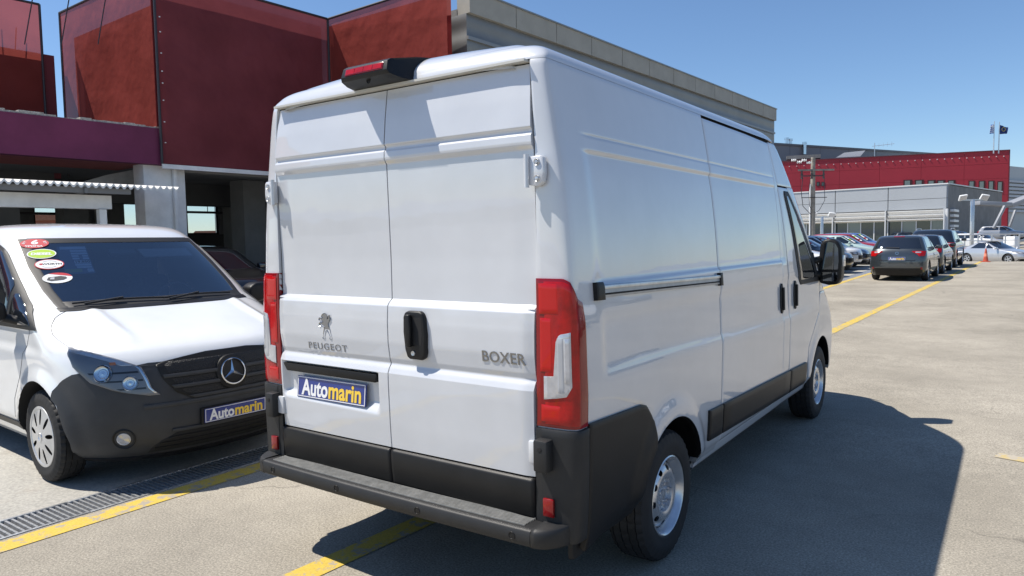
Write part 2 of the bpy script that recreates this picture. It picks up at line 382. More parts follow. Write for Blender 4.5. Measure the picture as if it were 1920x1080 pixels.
_wheel_cache = {}
def wheel(parent, x, y, z, r, width, rim_r, style, side, detail=1, steer=0.0, tyre_mat=None):
    """wheel with tyre and rim, outer face towards +x (side 1) or -x"""
    key = (r, width, rim_r, style, detail); h = width/2
    root = bpy.data.objects.new('wheel', None); COL.objects.link(root); root.parent = parent
    root.location = (x, y, z); root.rotation_euler = (0, 0, (0 if side > 0 else math.pi)+steer)
    if key in _wheel_cache:
        for nm, src in _wheel_cache[key]: share(src, nm, root)
        return root
    made = []
    n = 120 if detail else 32
    prof = [(-h*0.80, rim_r-0.004), (-h*0.98, rim_r+0.03), (-h, (r+rim_r)/2), (-h*0.96, r-0.045), (-h*0.86, r-0.016)]
    if detail:
        for a, b in ((-0.62, -0.56), (-0.22, -0.17), (0.17, 0.22), (0.56, 0.62)):
            prof += [(h*a, r-0.001), (h*a+0.001, r-0.009), (h*b-0.001, r-0.009), (h*b, r-0.001)]
    else: prof += [(-h*0.5, r), (h*0.5, r)]
    prof += [(h*0.86, r-0.016), (h*0.96, r-0.045), (h, (r+rim_r)/2), (h*0.985, rim_r+0.045), (h*0.97, rim_r+0.036), (h*0.95, rim_r+0.012), (h*0.84, rim_r-0.004)]
    mb = MB().lathe(prof, n)
    V = np.array(mb.v)
    if detail:                                                    # cross grooves of the tread
        rad = np.hypot(V[:, 1], V[:, 2]); th = np.arctan2(V[:, 2], V[:, 1]); k = np.round((th+0.35*V[:, 0]/width*0+0)*n/(2*math.pi)).astype(int)
        cut = (rad > r-0.05) & (np.abs(V[:, 0]) > h*0.5) & (np.mod(k, 3) == 0)
        cut |= (rad > r-0.006) & (np.abs(V[:, 0]) < h*0.5) & (np.mod(k+1, 4) == 0)
        f = np.where(cut, (rad-0.0065)/rad, 1); V[:, 1] *= f; V[:, 2] *= f
    t = obj('tyre', V, mb.f, tyre_mat or RUBBER, root, True); sharp(t, 30 if detail else 50); made.append(('tyre', t))
    fx = h*0.86
    m2 = MB()
    if style == 'steel':
        m2.lathe([(fx+0.004, rim_r+0.004), (fx+0.008, rim_r-0.002), (fx+0.002, rim_r-0.010), (fx-0.016, rim_r-0.016), (fx-0.028, rim_r-0.022), (fx-0.050, rim_r-0.028), (fx-0.075, rim_r-0.034), (-h*0.8, rim_r-0.036)], 72)
        rings = np.linspace(rim_r-0.034, 0.078, 12); z0 = fx-0.062
        def zp(rr): return z0+0.052*np.clip(1-((rr-0.112)/0.062)**2, 0, 1)**0.7*(rr > 0.078)+0.004
        V, F = snap_polar(rings, 120, [(k*2*math.pi/10+0.1, rim_r-0.062, 0.0135, 0.0185) for k in range(10)], zp)
        m2.add(V, F)
        m2.lathe([(z0+0.02, 0.080), (z0+0.030, 0.078), (z0+0.034, 0.070), (z0+0.030, 0.030), (z0+0.040, 0.028), (z0+0.042, 0.0)], 48)
    elif style == 'hubcap':
        m2.lathe([(fx+0.002, rim_r+0.012), (fx+0.010, rim_r+0.006), (fx+0.010, rim_r-0.010), (fx+0.004, rim_r-0.016)], 72)
        rings = np.linspace(rim_r-0.012, 0.03, 16)
        V, F = snap_polar(rings, 126, [(k*2*math.pi/9+0.15, rim_r*0.68, 0.058, 0.0155) for k in range(9)], lambda rr: fx+0.004+0.016*np.cos(rr/rim_r*1.5))
        m2.add(V, F)
    elif style == 'alloy':
        m2.lathe([(fx, rim_r+0.004), (fx+0.004, rim_r-0.012), (fx-0.03, rim_r-0.025), (-h*0.5, rim_r-0.03)], 32)
        V, F = snap_polar(np.linspace(rim_r-0.015, 0.02, 8), 60, [(k*2*math.pi/5, rim_r*0.62, 0.055, 0.05) for k in range(5)], lambda rr: fx-0.01+0*rr)
        m2.add(V, F)
    rim = m2.build('rim', STEEL if style == 'steel' else SILVERP, root, smooth=True); made.append(('rim', rim))
    dk = MB().lathe([(fx-0.085 if style == 'steel' else fx-0.035, rim_r), (fx-0.085 if style == 'steel' else fx-0.035, 0.0)], 32).build('brake_drum', DARK, root, smooth=True); made.append(('brake_drum', dk))
    if style == 'steel':
        for k in range(5):
            a = 2*math.pi*k/5+0.3
            b = MB().lathe([(z0+0.028, 0.017), (z0+0.034, 0.015), (z0+0.026, 0.009), (z0+0.044, 0.009), (z0+0.046, 0.0)], 10, center=(0, 0.052*math.cos(a), 0.052*math.sin(a))).build('wheel_bolt', STEEL, root, smooth=True); made.append(('wheel_bolt', b))
    if style == 'hubcap':
        b = MB().lathe([(fx+0.018, 0.034), (fx+0.024, 0.032), (fx+0.024, 0.026), (fx+0.020, 0.022), (fx+0.022, 0.0)], 24).build('hub_badge', STEEL, root, smooth=True); made.append(('hub_badge', b))
    _wheel_cache[key] = made
    return root

def number_plate(parent, M, w=0.52, h=0.112, lit=True):
    """blue dealer plate with white and yellow lettering; M maps plate x/y/normal into the parent"""
    mb = MB()
    mb.box((-w/2, -h/2, -0.004), (w/2, h/2, 0.002), M); pl = mb.build('number_plate', PLATE_B, parent)
    e = 0.004
    fr = MB().box((-w/2+.004, -h/2+.004, 0.002), (w/2-.004, -h/2+.004+e, 0.0034), M).box((-w/2+.004, h/2-.004-e, 0.002), (w/2-.004, h/2-.004, 0.0034), M)
    fr.box((-w/2+.004, -h/2+.008+e-.004, 0.002), (-w/2+.004+e, h/2-.008-e+.004, 0.0033), M).box((w/2-.004-e, -h/2+.008+e-.004, 0.002), (w/2-.004, h/2-.008-e+.004, 0.0033), M).build('plate_border', PLATE_W, pl)
    k = 0.118; yo = -0.004
    text('plate_lettering', 'Auto', k*h/0.112, PLATE_W, pl, M @ Matrix.Translation((0, yo, 0.003)), 0.001, 0.0030, 'LEFT', 1, 1.0, fit=(-w*0.43, -w*0.035))
    text('plate_lettering', 'marin', k*h/0.112, PLATE_Y, pl, M @ Matrix.Translation((0, yo, 0.003)), 0.001, 0.0030, 'LEFT', 1, 1.0, fit=(-w*0.022, w*0.44))
    return pl

# ------------------------------------------------------------------ tall white van
van = thing('panel_van', 'tall white panel van with closed rear doors and black bumper step, parked in the middle', 'van')
DOORX = tab((0.3, 0.825), (0.69, 0.828), (1.4, 0.836), (2.05, 0.833), (2.30, 0.818), (2.42, 0.806))
def van_p(z, c):
    ar = VAN.par(z)[4]; pd = VAN.pX(z, DOORX(z), True)
    return np.where(c >= 0.08, VAN.pY(z, np.maximum(c, VAN.par(z)[1]+ar)), 2+(0.08-c)/0.08*(pd-2))
def panel(name, cs, zlo, zhi, dz, material, side, off=0.0, depth=0.02, bev=0.004, holes=(), parent=None, zx=(), drop=None):
    cs = np.asarray(cs, float); C0 = np.concatenate([[cs[0], cs[0], cs[0]+bev], cs[1:-1], [cs[-1]-bev, cs[-1], cs[-1]]])
    co = np.zeros(len(C0)); co[[0, -1]] = -depth; co[[1, -2]] = -bev*0.5
    a = zlo(C0); b = zhi(C0); nz = max(4, int(np.max(b-a)/dz)); vs_ = np.linspace(0, 1, nz)
    if len(zx): vs_ = np.unique(np.round(np.concatenate([vs_, (np.array(zx)-np.median(a))/(np.median(b)-np.median(a))]), 5))
    e = bev/float(np.max(b-a)); vs_ = np.concatenate([[0, 0, e], vs_[1:-1], [1-e, 1, 1]])
    vo = np.zeros(len(vs_)); vo[[0, -1]] = -depth; vo[[1, -2]] = -bev*0.5
    Z = a[:, None]*(1-vs_)+b[:, None]*vs_; C = np.repeat(C0[:, None], len(vs_), 1)
    V = VAN.P(Z, van_p(Z, C), off+np.minimum(co[:, None], vo[None, :])).reshape(-1, 3)
    F = np.array(grid(len(C0), len(vs_))); ctr = V[F].mean(1); keep = np.ones(len(F), bool)
    for yc, zc, r in holes: keep &= np.hypot(ctr[:, 1]-yc, ctr[:, 2]-zc) > r
    for yc, zc, r in holes:
        if keep.all(): break
        bd = np.intersect1d(np.unique(F[~keep]), np.unique(F[keep])); d = np.hypot(V[bd, 1]-yc, V[bd, 2]-zc); ok = (d < r*1.15) & (d > 0.7*r); i = bd[ok]
        V[i, 1] = yc+(V[i, 1]-yc)*r/d[ok]; V[i, 2] = zc+(V[i, 2]-zc)*r/d[ok]
    if drop is not None: keep &= ~drop(ctr)
    V[:, 0] *= side; F = F[keep]
    o = obj(name, V, F if side < 0 else F[:, ::-1], material, parent or van, True)
    return sharp(o, 45)
HOLES = [(VW_Y[0], VW_Z, ARCH_R[0]), (VW_Y[1], VW_Z, ARCH_R[1])]
cc = np.concatenate([np.linspace(0, 0.08, 16)[:-1], np.linspace(0.08, 0.20, 7)[:-1]])
FDR = tab((0.4, 3.345), (1.3, 3.325), (1.64, 3.275), (2.07, 3.225), (2.36, 3.15))
shell_mesh('inner_body', VAN, np.concatenate([np.linspace(0.32, 2.40, 60), np.linspace(2.41, 2.505, 12)]), np.concatenate([np.linspace(0, 1, 24), np.linspace(1, 2, 110)[1:], np.linspace(2, 3, 20)[1:]]), DARK, van, [(VW_Y[0], VW_Z, ARCH_R[0]-.005), (VW_Y[1], VW_Z, ARCH_R[1]-.005)], off=-0.024, drop=lambda C, Pf: (Pf > 2.3) & (C[:, 2] < 2.42))
MB().box((-0.845, 0.075, 0.52), (0.845, 0.09, 2.40)).build('door_frame', DARK, van)
shell_mesh('roof', VAN, np.concatenate([[2.404], np.linspace(2.41, 2.51, 22)]), np.concatenate([np.linspace(0, 1, 24), np.linspace(1, 2, 30)[1:], np.linspace(2, 3, 28)[1:]]), WHITE, van)
for sd in (1, -1):
    panel('quarter_panel', np.concatenate([cc, np.arange(0.20, 1.757, 0.025), [1.757]]), const(0.385), const(2.405), 0.025, WHITE, sd, holes=HOLES, drop=lambda C: (C[:, 1] < 0.72) & (C[:, 2] < 0.50), zx=(2.030, 2.036, 2.042, 2.048, 2.054, 2.060, 2.066, 2.102, 2.108, 2.113, 2.118, 2.123, 2.128, 2.134, 1.47, 1.477, 1.484, 1.491, 1.498))
    # sliding door / plain side
    sdoor = panel('sliding_door' if sd > 0 else 'side_panel', np.concatenate([np.arange(1.765, 3.15, 0.03), [3.15]]), const(0.425), tab((1.7, 2.387), (2.6, 2.385), (3.15, 2.375)), 0.025, WHITE, sd, zx=(2.030, 2.036, 2.042, 2.048, 2.054, 2.060, 2.066, 2.102, 2.108, 2.113, 2.118, 2.123, 2.128, 2.134, 1.47, 1.477, 1.484, 1.491, 1.498))
    # strip between sliding door and front door: slanted edge, made as patch in z
    patch('door_edge' if sd > 0 else 'side_edge', VAN, np.arange(0.425, 2.376, 0.025), const(3.1502), FDR, 'y', 8, WHITE, sdoor, off=0.0, depth=0.02, side=sd, bev=0.003)
    FDF = tab((0.4, 3.95), (0.72, 3.965), (0.86, 4.16), (1.00, 4.33), (1.28, 4.36), (1.40, 4.25), (1.73, 3.90), (2.0, 3.58), (2.06, 3.50))
    fdoor = patch('front_door', VAN, np.arange(0.425, 2.061, 0.025), lambda z: FDR(z)+0.007, FDF, 'y', 30, WHITE, van, off=0.0, depth=0.02, side=sd, bev=0.004)
    wl = tab((1.275, 3.70), (1.34, 3.62), (1.73, 3.485), (1.98, 3.375), (2.025, 3.39)); wh = tab((1.275, 4.33), (1.40, 4.22), (1.73, 3.86), (1.98, 3.56), (2.025, 3.50))
    seal = patch('window_frame', VAN, np.linspace(1.275, 2.025, 24), wl, wh, 'y', 10, SEAM, fdoor, off=0.006, depth=0.01, side=sd, bev=0.003)
    patch('window', VAN, np.linspace(1.315, 1.985, 20), lambda z: wl(z)+0.045, lambda z: np.maximum(wh(z)-0.10, wl(z)+0.055), 'y', 8, GLASS_D, fdoor, off=0.010, depth=0.006, side=sd, bev=0.003)
    # front wing, windscreen pillar and cab side
    def fen(z): return FDF(z)+0.007
    f_ = panel('front_wing', np.concatenate([np.arange(3.98, 4.94, 0.025)]), const(0.40), tab((3.96, 0.705), (4.167, 0.855), (4.337, 0.995), (4.362, 1.17), (4.94, 1.17)), 0.025, WHITE, sd, holes=HOLES)
    patch('bonnet_side', VAN, np.arange(1.174, 1.40, 0.02), lambda z: FDF(z)+0.007, lambda z: VAN.par(z)[0]-0.12, 'y', 18, WHITE, f_, off=0.0, side=sd, bev=0.003)
    patch('windscreen_pillar', VAN, np.arange(1.40, 2.06, 0.02), lambda z: FDF(z)+0.007, lambda z: VAN.par(z)[0]-0.17, 'y', 14, WHITE, van, off=0.0, side=sd, bev=0.003)
    patch('cab_side', VAN, np.arange(2.064, 2.404, 0.02), lambda z: FDR(z)+0.007, lambda z: VAN.par(z)[0]-0.13, 'y', 18, WHITE, van, off=0.0, side=sd, bev=0.003)
    panel('sill', np.linspace(1.43, 4.0, 40), const(0.352), const(0.418), 0.02, WHITE, sd, off=-0.002)
    # black trim along the side
    for y0, y1 in ((1.53, 1.752), (1.770, 3.335), (3.355, 3.88)):
        zz = lambda y: 0.50-0.034*(y-1.53)
        panel('side_moulding', np.linspace(y0, y1, 10), lambda c: zz(c), lambda c: zz(c)+0.178+0.004*(c-1.5), 0.03, BLACKP, sd, off=0.018, depth=0.03, bev=0.008)
    # door pulls
    for yh in ((3.125, 3.52) if sd > 0 else (3.52,)):
        z0, z1, yc = 1.092, 1.318, yh
        hp = patch('door_handle', VAN, np.linspace(z0, z1, 14), lambda z: yc-0.040*np.sqrt(np.clip(1-(np.abs((z-(z0+z1)/2)/((z1-z0)/2)))**3, 0.02, 1)), lambda z: yc+0.040*np.sqrt(np.clip(1-(np.abs((z-(z0+z1)/2)/((z1-z0)/2)))**3, 0.02, 1)), 'y', 8, BLACKP, van, off=0.010, depth=0.012, side=sd, bev=0.006)
        patch('handle_grip', VAN, np.linspace(z0+0.025, z1-0.03, 10), const(yc-0.014), const(yc+0.016), 'y', 5, BLACKP, hp, off=0.026, depth=0.014, side=sd, bev=0.006)
    # side cladding ahead of the bumper, round the wheel
    CL = tab((0.10, 0.918), (0.35, 0.908), (0.62, 0.897), (0.66, 0.885), (0.71, 0.835), (0.745, 0.79))
    panel('arch_cladding', np.concatenate([np.linspace(0.105, 0.62, 22), np.linspace(0.62, 0.745, 8)[1:]]), const(0.375), CL, 0.025, BLACKP, sd, off=0.016, depth=0.03, bev=0.008, holes=[(VW_Y[0], VW_Z, ARCH_R[0]+0.004)])
    # bumper corner
    bc = panel('bumper_corner', np.concatenate([np.linspace(0.0, 0.08, 14), [0.098]]), const(0.44), const(0.905), 0.03, GREYP, sd, off=0.020, depth=0.035, bev=0.010)
    MB().box((sd*0.845 if sd > 0 else -0.912, -0.062, 0.735), (sd*0.912 if sd > 0 else -0.845, 0.0, 0.868)).build('door_buffer', GREYP, bc, bevel=0.010)
    MB().lathe([(0, 0.011), (-0.001, 0.009), (-0.0012, 0.0)], 12, 'y', (sd*0.878, -0.0635, 0.832)).build('buffer_hole', DARK, bc)
    box('rear_reflector', (min(sd*0.868, sd*0.918), -0.027, 0.545), (max(sd*0.868, sd*0.918), -0.012, 0.620), REDL2, bc, bevel=0.004)
    me = MB(); n = 10
    prof = [(0.03, 0.520), (-0.100, 0.520), (-0.115, 0.514), (-0.123, 0.500), (-0.121, 0.448), (-0.110, 0.440), (0.03, 0.440)]
    V = []
    for i in range(n):
        t = i/(n-1); x = 0.868+0.115*math.sin(t*math.pi/2); sc = math.cos(t*math.pi/2)
        for (yy, zz_) in prof: V.append((sd*x, 0.10+(yy-0.10)*(0.25+0.75*sc) if yy < 0.03 else 0.05, zz_))
    obj('bumper_end', V, grid(n, len(prof), flip=sd > 0)+[tuple(range(len(prof)))], GREYP, bc, True)
    # tail lamp: red housing over the corner, darker edge, clear reversing section
    TH = tab((0.0, 1.520), (0.04, 1.519), (0.058, 1.505), (0.068, 1.475), (0.08, 1.42), (0.094, 1.34), (0.099, 1.28))
    cs_ = np.concatenate([np.linspace(0.0, 0.05, 12), np.linspace(0.05, 0.08, 8)[1:], [0.088, 0.0985]])
    tl = panel('tail_lamp', cs_, const(0.912), TH, 0.03, REDL2, sd, off=0.010, depth=0.03, bev=0.004)
    panel('red_reflector', cs_[2:-4], const(0.925), lambda c: TH(c)-0.012, 0.03, REDL, sd, off=0.0125, depth=0.004, bev=0.003, parent=tl)
    panel('clear_section', np.linspace(0.008, 0.052, 12), tab((0, 1.022), (0.04, 1.045), (0.052, 1.085)), tab((0.008, 1.122), (0.022, 1.125), (0.0235, 1.265), (0.029, 1.295), (0.052, 1.305)), 0.02, CLEARL, sd, off=0.0165, depth=0.006, bev=0.004, parent=tl)
    panel('clear_core', np.linspace(0.026, 0.036, 6), const(1.06), const(1.28), 0.02, mat('lamp_diffuser', (0.40, 0.41, 0.43), rough=0.3, coat=0.8), sd, off=0.018, depth=0.004, bev=0.002, parent=tl)
    panel('indicator_bulb', np.linspace(0.037, 0.050, 6), const(1.10), const(1.28), 0.02, CLEARL, sd, off=0.0185, depth=0.004, bev=0.003, parent=tl)
    panel('red_inset', np.linspace(0.003, 0.030, 8), const(1.375), const(1.50), 0.02, REDL3, sd, off=0.0134, depth=0.002, bev=0.003, parent=tl)
    panel('red_inset', np.linspace(0.004, 0.019, 8), const(1.14), const(1.36), 0.02, REDL3, sd, off=0.0134, depth=0.002, bev=0.003, parent=tl)
    panel('red_inset', np.linspace(0.005, 0.030, 8), const(0.935), const(1.005), 0.02, REDL3, sd, off=0.0134, depth=0.002, bev=0.003, parent=tl)
    # hinges
    hg = MB().prism([(0.818*sd, 1.895), (0.862*sd, 1.888), (0.888*sd, 1.905), (0.893*sd, 1.945), (0.890*sd, 2.000), (0.878*sd, 2.012), (0.818*sd, 2.010)][::sd], 0.0, 0.030, Matrix(((1, 0, 0, 0), (0, 0, -1, 0.006), (0, 1, 0, 0), (0, 0, 0, 1)))).build('hinge', WHITE, van, bevel=0.006)
    MB().tube([(0.815*sd, -0.030, 1.885), (0.815*sd, -0.030, 2.018)], 0.011, 12).build('hinge_pin', WHITE, hg, smooth=True)
    for zb in (1.920, 1.985): MB().lathe([(-0.024, 0.015), (-0.030, 0.013), (-0.026, 0.008), (-0.031, 0.007), (-0.032, 0.0)], 14, 'y', (0.862*sd, 0, zb)).build('hinge_bolt', ALU, hg, smooth=True)
    box('lower_hinge', (min(0.80*sd, 0.850*sd), -0.026, 0.755), (max(0.80*sd, 0.850*sd), -0.004, 0.850), WHITE, van, bevel=0.006)
    # wheels, arch lip and liner
    for k, yw in enumerate(VW_Y):
        wheel(van, sd*0.885, yw, VW_Z, VW_R, 0.215, 0.203, 'steel', sd)
        arc = [(yw+(ARCH_R[k]-0.004)*math.cos(a), VW_Z+(ARCH_R[k]-0.004)*math.sin(a)) for a in np.linspace(0.16, math.pi-0.16, 40)]
        V = []
        xo = VAN.P(np.array([max(0.42, z) for y, z in arc]), VAN.pY(np.array([max(0.42, z) for y, z in arc]), np.array([y for y, z in arc])))[:, 0]
        for (yy, zz_), xx in zip(arc, xo):
            for xi, dr in ((xx-0.004, 0), (xx-0.045, 0.0), (xx-0.05, 0.02), (0.55, 0.02)):
                d = math.hypot(yy-yw, zz_-VW_Z); s_ = (d+dr)/d; V.append((sd*xi, yw+(yy-yw)*s_, VW_Z+(zz_-VW_Z)*s_))
        li = obj('wheel_arch_liner', V, grid(len(arc), 4, flip=sd < 0), DARK, van, True)
        lip = [v for i, v in enumerate(V) if i % 4 in (0, 1)]
        if k == 1 or True: obj('arch_lip', lip, grid(len(arc), 2, flip=sd < 0), WHITE, van, True)
        MB().prism([(yw+0.44*math.cos(a), VW_Z+0.44*math.sin(a)) for a in np.linspace(-0.4, math.pi+0.4, 24)], 0, 0.01, Matrix(((0, 0, sd*1.0, sd*0.55), (1, 0, 0, 0), (0, 1, 0, 0), (0, 0, 0, 1)))).build('arch_inner_wall', DARK, van)
    # door mirror
    x0 = 1.0
    mr = MB().prism([(1.005, 1.255), (1.09, 1.235), (1.165, 1.245), (1.19, 1.30), (1.195, 1.45), (1.19, 1.56), (1.16, 1.625), (1.10, 1.648), (1.045, 1.640), (1.015, 1.60), (1.000, 1.40)] if sd > 0 else [(-a, b) for a, b in [(1.005, 1.255), (1.09, 1.235), (1.165, 1.245), (1.19, 1.30), (1.195, 1.45), (1.19, 1.56), (1.16, 1.625), (1.10, 1.648), (1.045, 1.640), (1.015, 1.60), (1.000, 1.40)]][::-1], -4.46, -4.30, Matrix(((1, 0, 0, 0), (0, 0, -1, 0), (0, 1, 0, 0), (0, 0, 0, 1)))).build('door_mirror', BLACKP, van, bevel=0.03, seg=4)
    MIR = mat('mirror_glass', (0.16, 0.18, 0.21), rough=0.02, metal=1.0)
    MB().prism([(sd*a, b) for a, b in [(1.04, 1.375), (1.165, 1.375), (1.172, 1.45), (1.165, 1.56), (1.14, 1.605), (1.09, 1.618), (1.055, 1.60)]][::sd], -4.300, -4.293, Matrix(((1, 0, 0, 0), (0, 0, -1, 0), (0, 1, 0, 0), (0, 0, 0, 1)))).build('mirror_glass', MIR, mr)
    MB().prism([(sd*a, b) for a, b in [(1.045, 1.275), (1.15, 1.27), (1.165, 1.30), (1.16, 1.35), (1.04, 1.352)]][::sd], -4.300, -4.293, Matrix(((1, 0, 0, 0), (0, 0, -1, 0), (0, 1, 0, 0), (0, 0, 0, 1)))).build('mirror_glass', MIR, mr)
    box('indicator_lens', (min(sd*1.186, sd*1.204), 4.335, 1.40), (max(sd*1.186, sd*1.204), 4.43, 1.50), CLEARL, mr, bevel=0.006)
    MB().prism([(4.02, 1.28), (4.36, 1.28), (4.30, 1.36), (4.16, 1.53), (4.12, 1.53)], 0, 0.03, Matrix(((0, 0, sd, sd*0.965), (1, 0, 0, 0), (0, 1, 0, 0), (0, 0, 0, 1)))).build('mirror_base', BLACKP, mr, bevel=0.008)
    MB().tube([(sd*0.97, 4.26, 1.33), (sd*1.03, 4.36, 1.33)], 0.035, 10).tube([(sd*0.97, 4.22, 1.45), (sd*1.03, 4.36, 1.47)], 0.03, 10).build('mirror_arm', BLACKP, mr, smooth=True)

# sliding door rail on the right side
rz0 = lambda c: 1.424-0.020*(c-0.19)
rl = panel('door_rail', np.linspace(0.255, 1.715, 20), lambda c: rz0(c)+0.004, lambda c: rz0(c)+0.058, 0.02, mat('rail_grey', (0.40, 0.41, 0.42), rough=0.4, metal=0.3, var=0.15, vscale=12), 1, off=0.013, depth=0.02, bev=0.004)
panel('rail_groove', np.linspace(0.262, 1.71, 20), lambda c: rz0(c)+0.014, lambda c: rz0(c)+0.022, 0.004, DARK, 1, off=0.0145, depth=0.004, bev=0.001, parent=rl)
panel('rail_lip', np.linspace(0.262, 1.71, 20), lambda c: rz0(c)+0.040, lambda c: rz0(c)+0.056, 0.004, ALU, 1, off=0.020, depth=0.010, bev=0.003, parent=rl)
for a, b in ((0.19, 0.262), (1.705, 1.748)): panel('rail_end_cap', np.linspace(a, b, 5), lambda c: rz0(c)-0.006, lambda c: rz0(c)+0.070, 0.02, BLACKP, 1, off=0.022, depth=0.03, bev=0.006, parent=rl)

# rear doors: pressed panels as height fields
def rear_y(x, z):
    y = np.interp(z, [0.50, 0.69, 0.80, 1.00, 1.055, 1.078, 1.098, 1.125, 1.20, 1.30, 1.375, 1.392, 1.408, 1.60, 1.95, 2.042, 2.060, 2.072, 2.100, 2.108, 2.116, 2.124, 2.132, 2.25, 2.39],
                     [-0.006, -0.012, -0.018, -0.024, -0.024, -0.014, 0.000, -0.008, -0.018, -0.019, -0.014, -0.002, 0.018, 0.018, 0.008, 0.006, -0.008, -0.010, -0.008, 0.001, 0.003, 0.001, -0.008, 0.004, 0.024])
    # number plate well in the left door
    m_ = sstep(-0.815, -0.775, x)*(1-sstep(-0.10, -0.062, x))*sstep(0.845-0.02*(x+0.45), 0.90, z)*(1-sstep(1.045, 1.052, z))
    y = y*(1-m_)+0.016*m_
    ax = np.abs(x); y = y+0.012*sstep(0.77, 0.84, ax)*(z < 1.39)+0.004*sstep(0.70, 0.83, ax)*(z > 1.4)
    return y
Zd = np.unique(np.round(np.concatenate([np.arange(0.694, 2.386, 0.014), [2.386], np.linspace(1.05, 1.13, 17), np.linspace(1.365, 1.415, 16), np.linspace(2.035, 2.14, 34), np.linspace(0.84, 0.92, 14), np.linspace(1.04, 1.056, 7)]), 4))
for sd in (1, -1):
    xs = np.linspace(0.0035, 1, 46); xs = np.unique(np.round(np.concatenate([xs, [0.0075, 0.985, 0.995]]), 4))
    Zg, U = np.meshgrid(Zd, xs, indexing='ij'); X = sd*(0.0035+(DOORX(Zg)-0.009-0.0035)*(U-xs[0])/(1-xs[0])); Y = rear_y(X, Zg)
    if sd < 0:   # finer columns round the plate well
        xs2 = np.unique(np.round(np.concatenate([np.linspace(-0.83, -0.0035, 70), np.linspace(-0.82, -0.77, 12), np.linspace(-0.105, -0.058, 12)]), 4)); k = (xs2+0.0035)/(-0.83+0.0035)
        Zg, U = np.meshgrid(Zd, k, indexing='ij'); X = -0.0035-(DOORX(Zg)-0.009-0.0035)*U; Y = rear_y(X, Zg)
        order = np.argsort(-X[0]); X = X[:, order]; Zg = Zg[:, order]; Y = Y[:, order]
    V = np.stack([X, Y, Zg], -1)
    ring = np.stack([X, Y+0.03, Zg], -1)
    full = np.concatenate([ring[:, :1], V, ring[:, -1:]], 1); top = full[-1:].copy(); top[..., 1] += 0.03; bot = full[:1].copy(); bot[..., 1] += 0.03; full = np.concatenate([bot, full, top], 0)
    dr = obj('rear_door', full.reshape(-1, 3), grid(full.shape[0], full.shape[1], flip=sd < 0), WHITE, van, True); sharp(dr, 35)
    # black lower cladding of the door
    zz_ = np.array([0.50, 0.505, 0.52, 0.60, 0.672, 0.684, 0.690]); oo = np.array([0.02, -0.004, -0.012, -0.022, -0.026, -0.020, 0.01]); uu = np.array([0.004, 0.005, 0.02, 0.3, 0.6, 0.805, 0.820, 0.822]); uo = np.array([0.02, 0, 0, 0, 0, 0, 0.004, 0.03])
    V = [(sd*u, o_+p_, z_) for z_, o_ in zip(zz_, oo) for u, p_ in zip(uu, uo)]
    obj('door_cladding', V, grid(len(zz_), len(uu), flip=sd < 0), BLACKP, dr, True)
    if sd < 0: LDOOR = dr
    else: RDOOR = dr
MB().box((-0.80, -0.014, 2.392), (0.80, 0.04, 2.402)).build('door_gutter', mat('gutter_seal', (0.55, 0.54, 0.50), rough=0.5), van)
MB().box((-0.81, 0.030, 2.384), (0.81, 0.06, 2.3915)).build('door_seal', SEAM, van)
# raised middle of the roof
xs = np.linspace(-0.735, 0.735, 50); ys = np.concatenate([np.linspace(0.004, 0.30, 26), np.linspace(0.3, 3.0, 28)[1:]]); Yg, Xg = np.meshgrid(ys, xs, indexing='ij')
ed = np.clip((0.735-np.abs(Xg))/0.09, 0, 1); re_ = np.clip((Yg-0.004)/0.26, 0, 1); fe = np.clip((3.0-Yg)/0.4, 0, 1)
Zr = 2.405+0.145*np.sqrt(1-(1-re_)**2)*np.sqrt(1-(1-ed)**2)**0.8*fe-0.03*(Xg/0.735)**2+0.01*0
obj('roof_dome', np.stack([Xg, Yg, Zr], -1).reshape(-1, 3), grid(len(ys), len(xs), flip=True), WHITE, van, True)
# high brake lamp with camera
hb = MB(); pr = [(0.16, 2.405, 0.195), (0.0, 2.402, 0.195), (-0.070, 2.408, 0.176), (-0.116, 2.420, 0.160), (-0.126, 2.436, 0.153), (-0.114, 2.478, 0.147), (-0.092, 2.491, 0.145), (0.04, 2.516, 0.180), (0.17, 2.535, 0.190)]
V = []; xsn = [-1, -0.97, -0.6, 0, 0.6, 0.97, 1]
for y_, z_, hw in pr:
    for u in xsn: V.append((hw*u, y_+(0.03 if abs(u) == 1 else 0), z_))
V += []
n = len(xsn); F = grid(len(pr), n)+[tuple(i*n for i in range(len(pr))), tuple(i*n+n-1 for i in range(len(pr)))[::-1]]
hbo = obj('high_brake_lamp', V, F, BLACKP, van, False)
bm = bmesh.new(); bm.from_mesh(hbo.data); bmesh.ops.remove_doubles(bm, verts=bm.verts, dist=1e-5); bmesh.ops.recalc_face_normals(bm, faces=bm.faces); bmesh.ops.bevel(bm, geom=[e for e in bm.edges if len(e.link_faces) == 2 and e.calc_face_angle(0) > R_(25)], offset=0.008, segments=3, affect='EDGES', profile=0.5, clamp_overlap=True); bm.to_mesh(hbo.data); bm.free(); hbo.data.polygons.foreach_set('use_smooth', np.ones(len(hbo.data.polygons), dtype=bool)); sharp(hbo, 38)
Ml = frame((0, -0.1200, 2.457), (1, 0, 0), (0, 0.3, 1))
MB().box((-0.122, -0.017, -0.004), (0.122, 0.017, 0.004), Ml).build('brake_lens', REDL2, hbo, bevel=0.004)
for i in range(4): MB().box((-0.114+0.058*i, -0.012, 0.004), (-0.060+0.058*i, 0.012, 0.005), Ml).build('lens_cell', REDL, hbo)
MB().lathe([(-0.006, 0.014), (-0.009, 0.012), (-0.005, 0.008), (-0.007, 0.0)], 14, 'y', (0.0, -0.088, 2.4120)).build('camera_lens', DARK, hbo, smooth=True)
